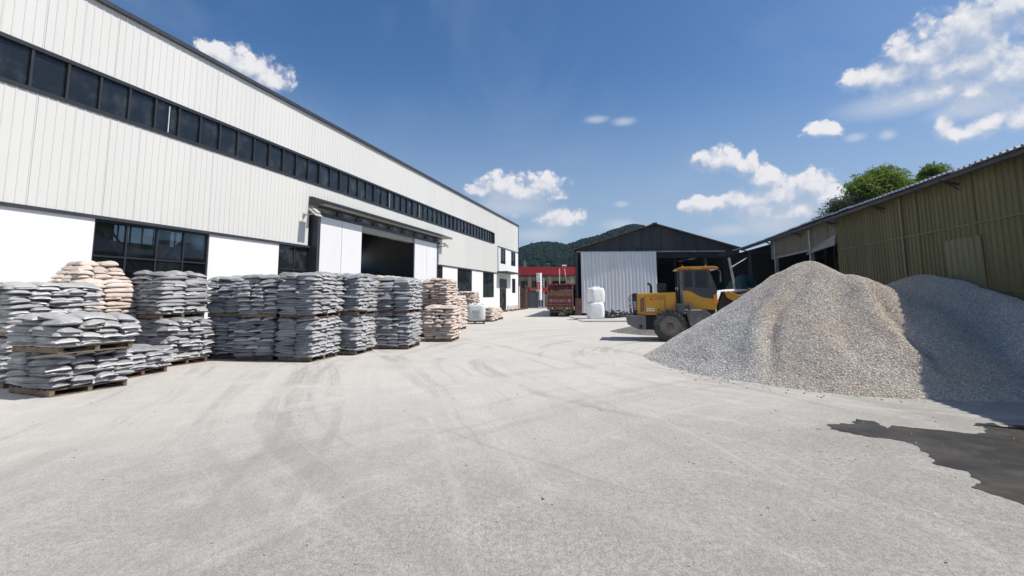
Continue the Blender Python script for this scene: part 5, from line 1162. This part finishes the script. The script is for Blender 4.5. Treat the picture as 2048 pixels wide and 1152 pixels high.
    for y in (-.62, .50): m.prism([(1.98, 1.98), (2.14, 2.00), (2.95, 1.62), (3.7, .72), (3.95, .30), (3.72, .25), (3.35, .72), (2.75, 1.34), (2.05, 1.74)], y, y + .12)
    m.build('boom', Y, o, bevel=0.02)
    m = MB(); m.tube([(2.12, -.1, 1.86), (2.5, -.1, 1.93)], .10, 12); m.tube([(2.5, -.1, 1.93), (3.1, -.1, 2.04)], .075, 12); m.build('tilt_cylinder', MT['rust'], o, smooth=True)
    m = MB(); m.prism([(2.95, 2.12), (3.12, 2.12), (3.6, 1.3), (3.45, 1.2)], -.16, -.04); m.bar((3.5, -.1, 1.25), (3.95, -.1, .55), .08); m.build('tilt_lever', Y, o)
    m = MB(); m.tube([(1.9, -.5, 1.0), (2.9, -.5, 1.2)], .07, 10); m.tube([(1.9, .5, 1.0), (2.9, .5, 1.2)], .07, 10); m.build('lift_cylinder', MT['steel'], o, smooth=True)
    m = MB(); m.prism([(3.75, .15), (3.70, .70), (3.85, 1.05), (4.05, 1.10), (3.90, .75), (3.90, .25), (4.95, .12), (4.95, .08), (3.85, .06)], -1.2, 1.2)
    for y in (-1.2, 1.14): m.prism([(3.75, .1), (3.72, .7), (4.0, 1.1), (4.6, .55), (4.95, .12)], y, y + .06)
    m.build('bucket', Gm, o)
loader()

# ------------------------------------------------------------------ maroon truck
def truck():
    o = empty('truck', (4.06, 42.8, 0), -R(10)); tag(o, 'maroon stake truck seen from behind with white plate letters on the tailgate', 'truck')
    Tr = MT['truckred']; L = 7.6; h = 1.1
    m = MB(); m.box(-h, h, .05, L, .92, 1.02); m.build('bed_floor', MT['plank'], o)
    m = MB(); m.box(-.45, -.33, .1, L + 2, .65, .9); m.box(.33, .45, .1, L + 2, .65, .9); m.build('chassis', MT['loadblack'], o)
    # tailgate
    m = MB(); m.box(-h + .05, h - .05, -.04, .02, 1.0, 1.68); tg = m.build('tailgate', Tr, o, bevel=0.01)
    m = MB()
    for z in (1.03, 1.62): m.box(-h + .05, h - .05, -.075, -.042, z, z + .05)
    for x in (-.98, .94): m.box(x, x + .04, -.074, -.042, 1.08, 1.62)
    m.build('tailgate_frame', Tr, tg)
    text_part('lettering', '皖 K C B 2 1 挂', .27, MT['oldletter'], tg, Matrix.Translation((0, -.05, 1.35)) @ FRONT @ Matrix.Diagonal((1.02, 1.15, 1, 1)))
    # planks above
    n = 9; pw = 2.0 / n; pm = MB(); pm.box(0.006, pw - .006, -.02, .01, 0, .42); pme = pm.mesh('plank', MT['plank'])
    for i in range(n): put('plank', pme, o, (-1.0 + i * pw, random.uniform(-.008, .008), 1.72))
    m = MB(); m.box(-1.02, 1.02, -.05, .03, 1.685, 1.735); m.box(-1.02, 1.02, -.05, .03, 2.14, 2.19); m.build('plank_rail', MT['rust'], o)
    # rear stake frame
    m = MB()
    for x in (-h, h - .1): m.box(x, x + .1, -.06, .06, .6, 2.8)
    m.box(-h + .1, h - .1, -.05, .05, 2.70, 2.80); m.box(-h + .1, h - .1, -.03, .03, 2.40, 2.45)
    for x in (-.6, -.2, .2, .6): m.box(x, x + .05, -.025, .025, 2.19, 2.70)
    m.build('stake_frame', Tr, o)
    m = MB(); r = random.Random(9)
    for i in range(26): x = r.uniform(-1, .95); m.box(x, x + r.uniform(.05, .15), .06, .3, 2.16, 2.22 + r.uniform(0, .07))
    m.build('torn_sheet', MT['white'], o)
    m = MB(); m.box(-h + .12, h - .12, .25, L - .2, 1.03, 2.30); m.build('load', MT['truckred'], o, bevel=0.05)
    # sides
    for s in (-1, 1):
        x0, x1 = (-h, -h + .04) if s < 0 else (h - .04, h)
        m = MB(); m.box(x0, x1, .08, L, 1.0, 1.7)
        for k in range(9): y = .1 + k * .9; m.box(x0 - .02, x1 + .02, y, y + .07, .95, 2.78)
        for z in (1.85, 2.1, 2.35, 2.6): m.box(x0 + .003, x1 - .003, .08, L, z, z + .1)
        m.build('side_board', Tr, o)
    m = MB(); m.box(-h, h, L, L + .08, .95, 2.9); m.build('headboard', Tr, o)
    m = MB(); m.prism([(-1.1, .7), (1.1, .7), (1.1, 2.6), (.95, 2.75), (-.95, 2.75), (-1.1, 2.6)], L + .3, L + 2.1); m.build('truck_cab', Tr, o, bevel=0.06)
    # reflective edge, lights, plate, bumper
    m = MB()
    for k in range(9):
        z = .98 + k * .2
        for x in (-h + .02, h - .06): m.box(x, x + .04, -.068, -.0605, z, z + .11)
    for k in range(9): m.box(-.98 + k * .22, -.88 + k * .22, -.082, -.0755, 1.035, 1.065)
    for x in (-.9, -.4, -.05, .35, .85): m.box(x, x + .14, -.058, -.0505, 2.73, 2.76)
    m.build('reflective_tape', MT['oldletter'], o)
    m = MB(); m.box(-1.05, 1.05, -.02, .06, .58, .92); bp = m.build('rear_bar', MT['rust'], o, bevel=0.01)
    m = MB(); m.box(-.22, .22, -.035, -.021, .68, .86); m.build('number_plate', MT['plank'], bp)
    for x in (-.92, -.66, .56, .76): m = MB(); m.lathe([(.055, -.05), (.06, -.021)], 'Y', 14, mat=Matrix.Translation((x, 0, .72))); m.build('tail_light', MT['orange'] if abs(x) > .7 else MT['letter'], bp)
    m = MB(); m.box(-.95, .95, .05, .15, .38, .48); m.box(-.6, -.52, .06, .14, .48, .6); m.box(.52, .6, .06, .14, .48, .6); m.build('bumper', MT['rust'], o)
    for y in (1.2, 2.4, L + 1.0):
        for x in (-.98, -.66, .44, .76):
            wr = empty('wheel', (x + .11, y, .48)); wr.parent = o
            m = MB(); m.lathe([(.28, -.1), (.42, -.12), (.47, -.09), (.48, 0), (.47, .09), (.42, .12), (.28, .1)], 'Z', 24, mat=Matrix.Rotation(R(90), 4, 'Y')); m.build('tyre', MT['tyre'], wr, smooth=True)
            m = MB(); m.lathe([(.285, -.07), (.2, -.03), (.2, .03), (.285, .07)], 'Z', 18, mat=Matrix.Rotation(R(90), 4, 'Y')); m.build('rim', MT['truckred'], wr)
truck()

# ------------------------------------------------------------------ behind: red-roofed building, gate, signs
def red_building():
    o = empty('red_roofed_building', (0, 75, 0)); tag(o, 'low beige building with a wide red roof fascia beyond the gate', 'building')
    m = MB(); m.box(-7, 9.2, 1.2, 9, 0, 4.7); m.build('wall', MT['beigewall'], o)
    m = MB(); m.prism([(-8, 4.78), (9.4, 4.78), (9.4, 5.92), (-8, 5.98)], -.6, 9.5); rf = m.build('roof', MT['redroof'], o, bevel=0.03)
    m = MB(); m.box(9.402, 9.48, -.62, .3, 4.75, 5.95); m.build('roof_end', MT['beigewall'], rf)
    m = MB(); m.box(-8, 9.3, -.55, 1.2, 4.55, 4.775); m.build('eave_soffit', MT['darksteel'], o)
    for x in (-2.5, 2.6, 5.6, 8.9): m = MB(); m.box(x - .18, x + .18, -.3, .06, 0, 4.55); m.build('column', MT['beigewall'], o)
    for x0, x1 in ((-.4, 1.0), (1.3, 2.3), (3.0, 5.2), (6.1, 8.2)):
        m = MB(); m.box(x0, x1, 1.10, 1.198, 1.9, 3.9); w = m.build('window', MT['darksteel'], o); m = MB(); m.box(x0 + .08, x1 - .08, 1.085, 1.098, 1.98, 3.82); m.build('pane', MT['glass_dim'], w)
    h = empty('solar_heater', (8.1, 77.5, 5.98)); h.scale = (.55, .55, .6); tag(h, 'small solar water heater on top of the red roof', 'solar heater')
    m = MB(); m.tube([(-.6, .4, .55), (.6, .4, .55)], .2, 12); m.build('tank', MT['white'], h, smooth=True)
    m = MB(); m.add([(-.6, -.6, .05), (.6, -.6, .05), (.6, .35, .6), (-.6, .35, .6), (-.6, -.58, .0), (.6, -.58, .0), (.6, .37, .55), (-.6, .37, .55)], [(0, 1, 2, 3), (7, 6, 5, 4), (0, 4, 5, 1), (2, 6, 7, 3), (1, 5, 6, 2), (3, 7, 4, 0)]); m.bar((-.55, .4, 0), (-.55, .4, .5), .05); m.bar((.55, .4, 0), (.55, .4, .5), .05); m.build('collector', MT['darksteel'], h)
red_building()
def gate_area():
    o = empty('boundary_wall', (.45, 66.9, 0)); tag(o, 'brown brick wall with pillar between factory corner and gate', 'wall')
    courses = 16; bw = .26; me = None
    m = MB(); m.box(-.6, 1.4, .03, .27, 0, 2.75); m.build('wall_core', MT['brick'], o)
    bm_ = MB(); bm_.box(.006, bw - .006, 0, .04, .006, .16); bme = bm_.mesh('brick', MT['brick'])
    for j in range(courses):
        for i in range(7): put('brick', bme, o, (-.6 + i * bw + (bw / 2 if j % 2 else 0), random.uniform(-.006, .006), j * .171))
    m = MB(); m.box(1.22, 1.6, -.08, .3, 0, 3.0); m.box(1.16, 1.66, -.14, .36, 3.0, 3.1); m.build('pillar', MT['brick'], o)
    g = empty('metal_gate', (2.02, 67.0, 0)); tag(g, 'dark grey sheet metal gate beside the sign pylon', 'gate')
    m = MB(); m.box(.05, 1.35, .02, .05, .1, 2.15); m.build('gate_sheet', MT['gate'], g)
    m = MB(); m.box(0, .07, 0, .08, 0, 2.25); m.box(1.34, 1.42, 0, .08, 0, 2.25); m.box(.07, 1.34, .003, .077, 2.16, 2.25); m.build('gate_frame', MT['darksteel'], g)
    b = empty('banner', (1.98, 67.9, 0)); tag(b, 'red banner with white characters above the grey gate', 'banner')
    m = MB(); m.box(0, 3.6, 0, .03, 2.25, 2.85); m.build('banner_cloth', MT['red'], b)
    m = MB()
    for i in range(6):
        x = .45 + i * .24
        m.box(x, x + .13, -.012, -.001, 2.42, 2.46); m.box(x + .02, x + .06, -.014, -.002, 2.40, 2.70); m.box(x, x + .14, -.013, -.001, 2.58, 2.61)
    m.build('lettering', MT['letter'], b)
    m = MB(); m.tube([(0, .05, 0), (0, .05, 2.9)], .04, 8); m.tube([(3.6, .05, 0), (3.6, .05, 2.9)], .04, 8); m.build('banner_post', MT['steel'], b)
    p = empty('sign_pylon', (3.50, 67.2, 0), R(-42)); tag(p, 'tall narrow sign pylon with a red centre panel and white lettering', 'sign')
    m = MB(); m.box(-.32, .32, 0, .36, 1.15, 4.75); m.build('pylon_box', MT['white'], p, bevel=0.01)
    m = MB(); m.box(-.33, .0, -.012, .372, 1.9, 4.6); bk = None; m = MB(); m.box(-.325, -.32, .01, .35, 1.9, 4.62); m.build('side_panel', MT['gate'], p)
    m = MB(); m.box(-.30, .30, -.01, -.002, 2.55, 3.55); m.build('red_panel', MT['red'], p)
    m = MB()
    for i in range(5): z = 2.62 + i * .18; m.box(-.10, .10, -.018, -.011, z, z + .04); m.box(-.08, -.02, -.02, -.011, z, z + .12); m.box(-.12, .12, -.019, -.011, z + .08, z + .105)
    m.build('lettering', MT['letter'], p)
    m = MB(); r = random.Random(2)
    for i in range(26):
        z = r.choice([r.uniform(3.62, 4.55), r.uniform(1.5, 2.45)]); x = r.uniform(-.26, .12); m.box(x, x + .1, -.008, -.001, z, z + .06)
    m.build('small_print', MT['green'], p)
    m = MB(); m.tube([(-.22, .18, 0), (-.22, .18, 1.15)], .05, 8); m.tube([(.22, .18, 0), (.22, .18, 1.15)], .05, 8); m.build('pylon_post', MT['steel'], p)
    s = empty('post_sign', (4.4, 70, 0)); tag(s, 'white post with a small dark blue sign near its top', 'sign')
    m = MB(); m.box(-.05, .07, 0, .12, 0, 4.1); m.build('post', MT['white'], s)
    m = MB(); m.box(-.75, -.052, .02, .07, 3.0, 4.0); sb = m.build('sign_board', MT['bluesign'], s); m = MB(); m.prism([(-.42, 3.85), (-.30, 3.85), (-.12, 3.55), (-.30, 3.62)], .012, .019); m.box(-.45, -.15, .012, .019, 3.25, 3.32); m.build('sign_mark', MT['letter'], sb)
    k = empty('blue_panel', (4.1, 71, 0)); tag(k, 'narrow blue sheet panel standing behind the white sign post', 'panel'); m = MB(); m.box(-.5, .3, 0, .04, .2, 2.0); m.build('sheet', MT['bluesign'], k); m = MB(); m.box(-.5, -.44, -.01, .05, 0, 2.05); m.box(.24, .3, -.01, .05, 0, 2.05); m.build('frame', MT['steel'], k)
    for i, (x0, x1, lab) in enumerate(((5.15, 5.2, 'upright white pole rising behind the truck'), (6.05, 5.75, 'leaning white pole rising behind the truck'))):
        m = MB(); m.tube([(x0 + (.35 if i else 0), 55, 0), (x1, 55, 4.7)], .045, 8); tag(m.build('white_pole', MT['white'], smooth=True), lab, 'pole')
    m = MB(); m.box(3.7, 6.8, 69.2, 69.5, 0, .18); tag(m.build('kerb', MT['concrete'], bevel=.02), 'low concrete kerb at the foot of the sign post', None, None, 'structure')
gate_area()
def lattice():
    o = empty('power_pylon', (5.2, 205, 9.0)); tag(o, 'small far lattice power pylon on the hillside above the red roof', 'pylon')
    m = MB()
    for sx in (-1, 1):
        for sy in (-1, 1): m.bar((sx * .8, sy * .8, -2), (sx * .2, sy * .2, 6.5), .12)
    for k in range(6):
        a = .75 - k * .1; z = k * 1.05
        for s in (-1, 1): m.bar((-a, s * a, z), (a - .1, s * (a - .1), z + 1.05), .07); m.bar((a, s * a, z), (-a + .1, s * (a - .1), z + 1.05), .07)
    m.build('mast', MT['steel'], o); m = MB()
    for z, w in ((4.6, 1.5), (5.6, 1.2)): m.bar((-w, 0, z), (w, 0, z), .12)
    m.build('crossarm', MT['steel'], o)
lattice()

# ------------------------------------------------------------------ scraps and rubble
def scraps():
    r = random.Random(12); m = MB()
    for i in range(260):
        t_ = r.random(); x = 6.9 + 3.4 * t_ + r.gauss(0, .25); y = 37.9 + 3.6 * t_ + r.gauss(0, .3); z = .1 + abs(r.gauss(0, .16)) * (1.5 - t_)
        T = Matrix.Translation((x, y, z)) @ Matrix.Rotation(r.uniform(0, 6), 4, 'Z') @ Matrix.Rotation(r.gauss(0, .6), 4, 'X') @ Matrix.Rotation(r.gauss(0, .6), 4, 'Y')
        m.box(-.18, .18, -.03, .03, 0, .03, r.choice([0, 0, 0, 1, 2]), T @ Matrix.Diagonal((r.uniform(.4, 1.6), r.uniform(.6, 2.5), 1, 1)))
    tag(m.build('scrap_heap', [MT['blackplast'], MT['steel'], MT['darksteel']]), 'tangled heap of dark scrap strips at the foot of the silver door', 'scrap heap', None, 'stuff')
    m = MB()
    for i in range(120):
        s = r.uniform(53, 64); d = r.uniform(.1, 1.2); p = FM @ Vector((s, -d, 0)); q = r.uniform(.05, .16); T = Matrix.Translation((p.x, p.y, q * .2)) @ Matrix.Rotation(r.uniform(0, 3), 4, 'Z') @ Matrix.Rotation(r.gauss(0, .4), 4, 'X')
        m.box(-q, q, -q * .6, q * .6, -q * .3, q * .4, 0, T)
    tag(m.build('rubble', MT['brick']), 'scattered rubble along the foot of the white end block', 'rubble', None, 'stuff')
    m = MB()
    for i in range(90):
        x = r.uniform(17, 19.5); y = r.uniform(40, 43.5); T = Matrix.Translation((x, y, .1)) @ Matrix.Rotation(r.uniform(0, 6), 4, 'Z') @ Matrix.Rotation(r.gauss(.9, .5), 4, 'Y'); m.bar((0, 0, 0), (0, 0, r.uniform(.5, 1.2)), .04)
    tag(m.build('tool_clutter', MT['steel']), 'grey clutter of rods inside the shed opening', 'clutter', None, 'stuff')
    o = empty('green_tarp', (15.2, 33.2, 0), .2); tag(o, 'dark green tarp draped over goods by the leaning post', 'tarp')
    m = MB(); vs = []; fs = []; n = 14
    for j in range(n + 1):
        for i in range(n + 1):
            u, v = i / n * 2 - 1, j / n * 2 - 1; z = 3.1 * (1 - max(abs(u), abs(v)) ** 3) ** .6 if max(abs(u), abs(v)) < 1 else 0; vs.append((u * .9 + .05 * sin(7 * v), v * 1.0 + .05 * sin(6 * u), z + .05 * sin(9 * u + 5 * v) * (z > 0)))
    for j in range(n):
        for i in range(n): a = j * (n + 1) + i; fs.append((a, a + 1, a + n + 2, a + n + 1))
    m.add(vs, fs); m.build('tarp_cover', MT['tarp'], o, smooth=True)
scraps()

# ------------------------------------------------------------------ trees behind the olive shed
def tree(x, y, hgt, lobes, leafm, nleaf, label, seed, wind=0.5):
    r = np.random.default_rng(seed); o = empty('bamboo_clump', (x, y, 0)); tag(o, label, 'tree', 'trees behind the olive shed')
    m = MB()
    for k in range(9):
        a = r.uniform(0, 6.28); d = r.uniform(0, .5); lb = lobes[k % len(lobes)]
        m.tube([(d * cos(a), d * sin(a), 0), (lb[0] * .4 + .3 * cos(a), lb[1] * .4 + .3 * sin(a), hgt * .55), (lb[0] + wind * .3, lb[1], min(hgt * .9, lb[2] + lb[5] * .5))], [.06, .045, .015], 6)
    m.build('trunk', MT['trunk'], o)
    # fronds: arcs with drooping leaves
    V = []; F = []; nb = nleaf // 14
    for b in range(nb):
        lb = lobes[r.integers(len(lobes))]; q = r.normal(size=3); q /= np.linalg.norm(q); q[2] = abs(q[2]) * .9 if r.random() < .75 else q[2]
        rad = r.uniform(.35, 1.12) ** .6
        p0 = np.array(lb[:3]) + q * np.array(lb[3:6]) * rad * .8; d = q * .6 + np.array([wind, 0, .25]); d /= np.linalg.norm(d); L = r.uniform(.6, 1.5)
        for k in range(14):
            t_ = k / 13; p = p0 + d * L * t_ + np.array([0, 0, -.55 * L * t_ * t_]) + r.normal(size=3) * .05
            ld = d * .5 + r.normal(size=3) * .55 + np.array([wind * .5, 0, -.35]); ld /= np.linalg.norm(ld); sd = np.cross(ld, r.normal(size=3)); sd /= np.linalg.norm(sd)
            ll = r.uniform(.14, .30); w = ll * r.uniform(.09, .16); i = len(V); V += [p, p + ld * ll * .5 + sd * w, p + ld * ll + np.array([0, 0, -.04]), p + ld * ll * .5 - sd * w]; F.append((i, i + 1, i + 2, i + 3))
    me = bpy.data.meshes.new('crown'); me.from_pydata([tuple(map(float, p)) for p in V], [], F); me.materials.append(leafm); put('crown', me, o)
tree(22.0, 30, 9.9, [(0, 0, 6.9, 1.5, 1.4, 1.7), (1.7, .2, 6.9, 1.1, 1.0, 1.1), (.5, 0, 8.3, .9, .8, 1.2), (-.5, 0, 7.9, .9, .8, 1.0), (-.9, .2, 5.6, 1.2, 1.3, 1.3), (.6, 0, 7.7, .9, .9, 1.1), (.9, .3, 6.4, 1.1, 1.2, 1.4), (0, 0, 4.6, 2, 1.5, 1.2)], MT['leaf'], 42000, 'large bright green bushy tree with wind-bent top above the shed roof', 1)
tree(25.6, 30.5, 9.6, [(0, 0, 8.0, 1.3, 1.2, 1.1), (-.6, 0, 7.0, 1.0, 1.0, 1.1), (1.0, 0, 7.9, .8, .8, .8), (.3, 0, 8.9, .5, .5, .8), (0, 0, 6.2, 1.7, 1.2, 1.3)], MT['leaf'], 30000, 'yellow-green tree with pointed feathery tips, rightmost above the shed roof', 2, .7)
tree(19.9, 30, 7.2, [(0, 0, 5.9, 1.0, .9, 1.0), (.4, 0, 6.8, .6, .6, .6), (-.5, 0, 5.6, .7, .7, .7)], MT['leaf_dull'], 11000, 'small thin greyish tree, leftmost above the shed roof', 3, .3)
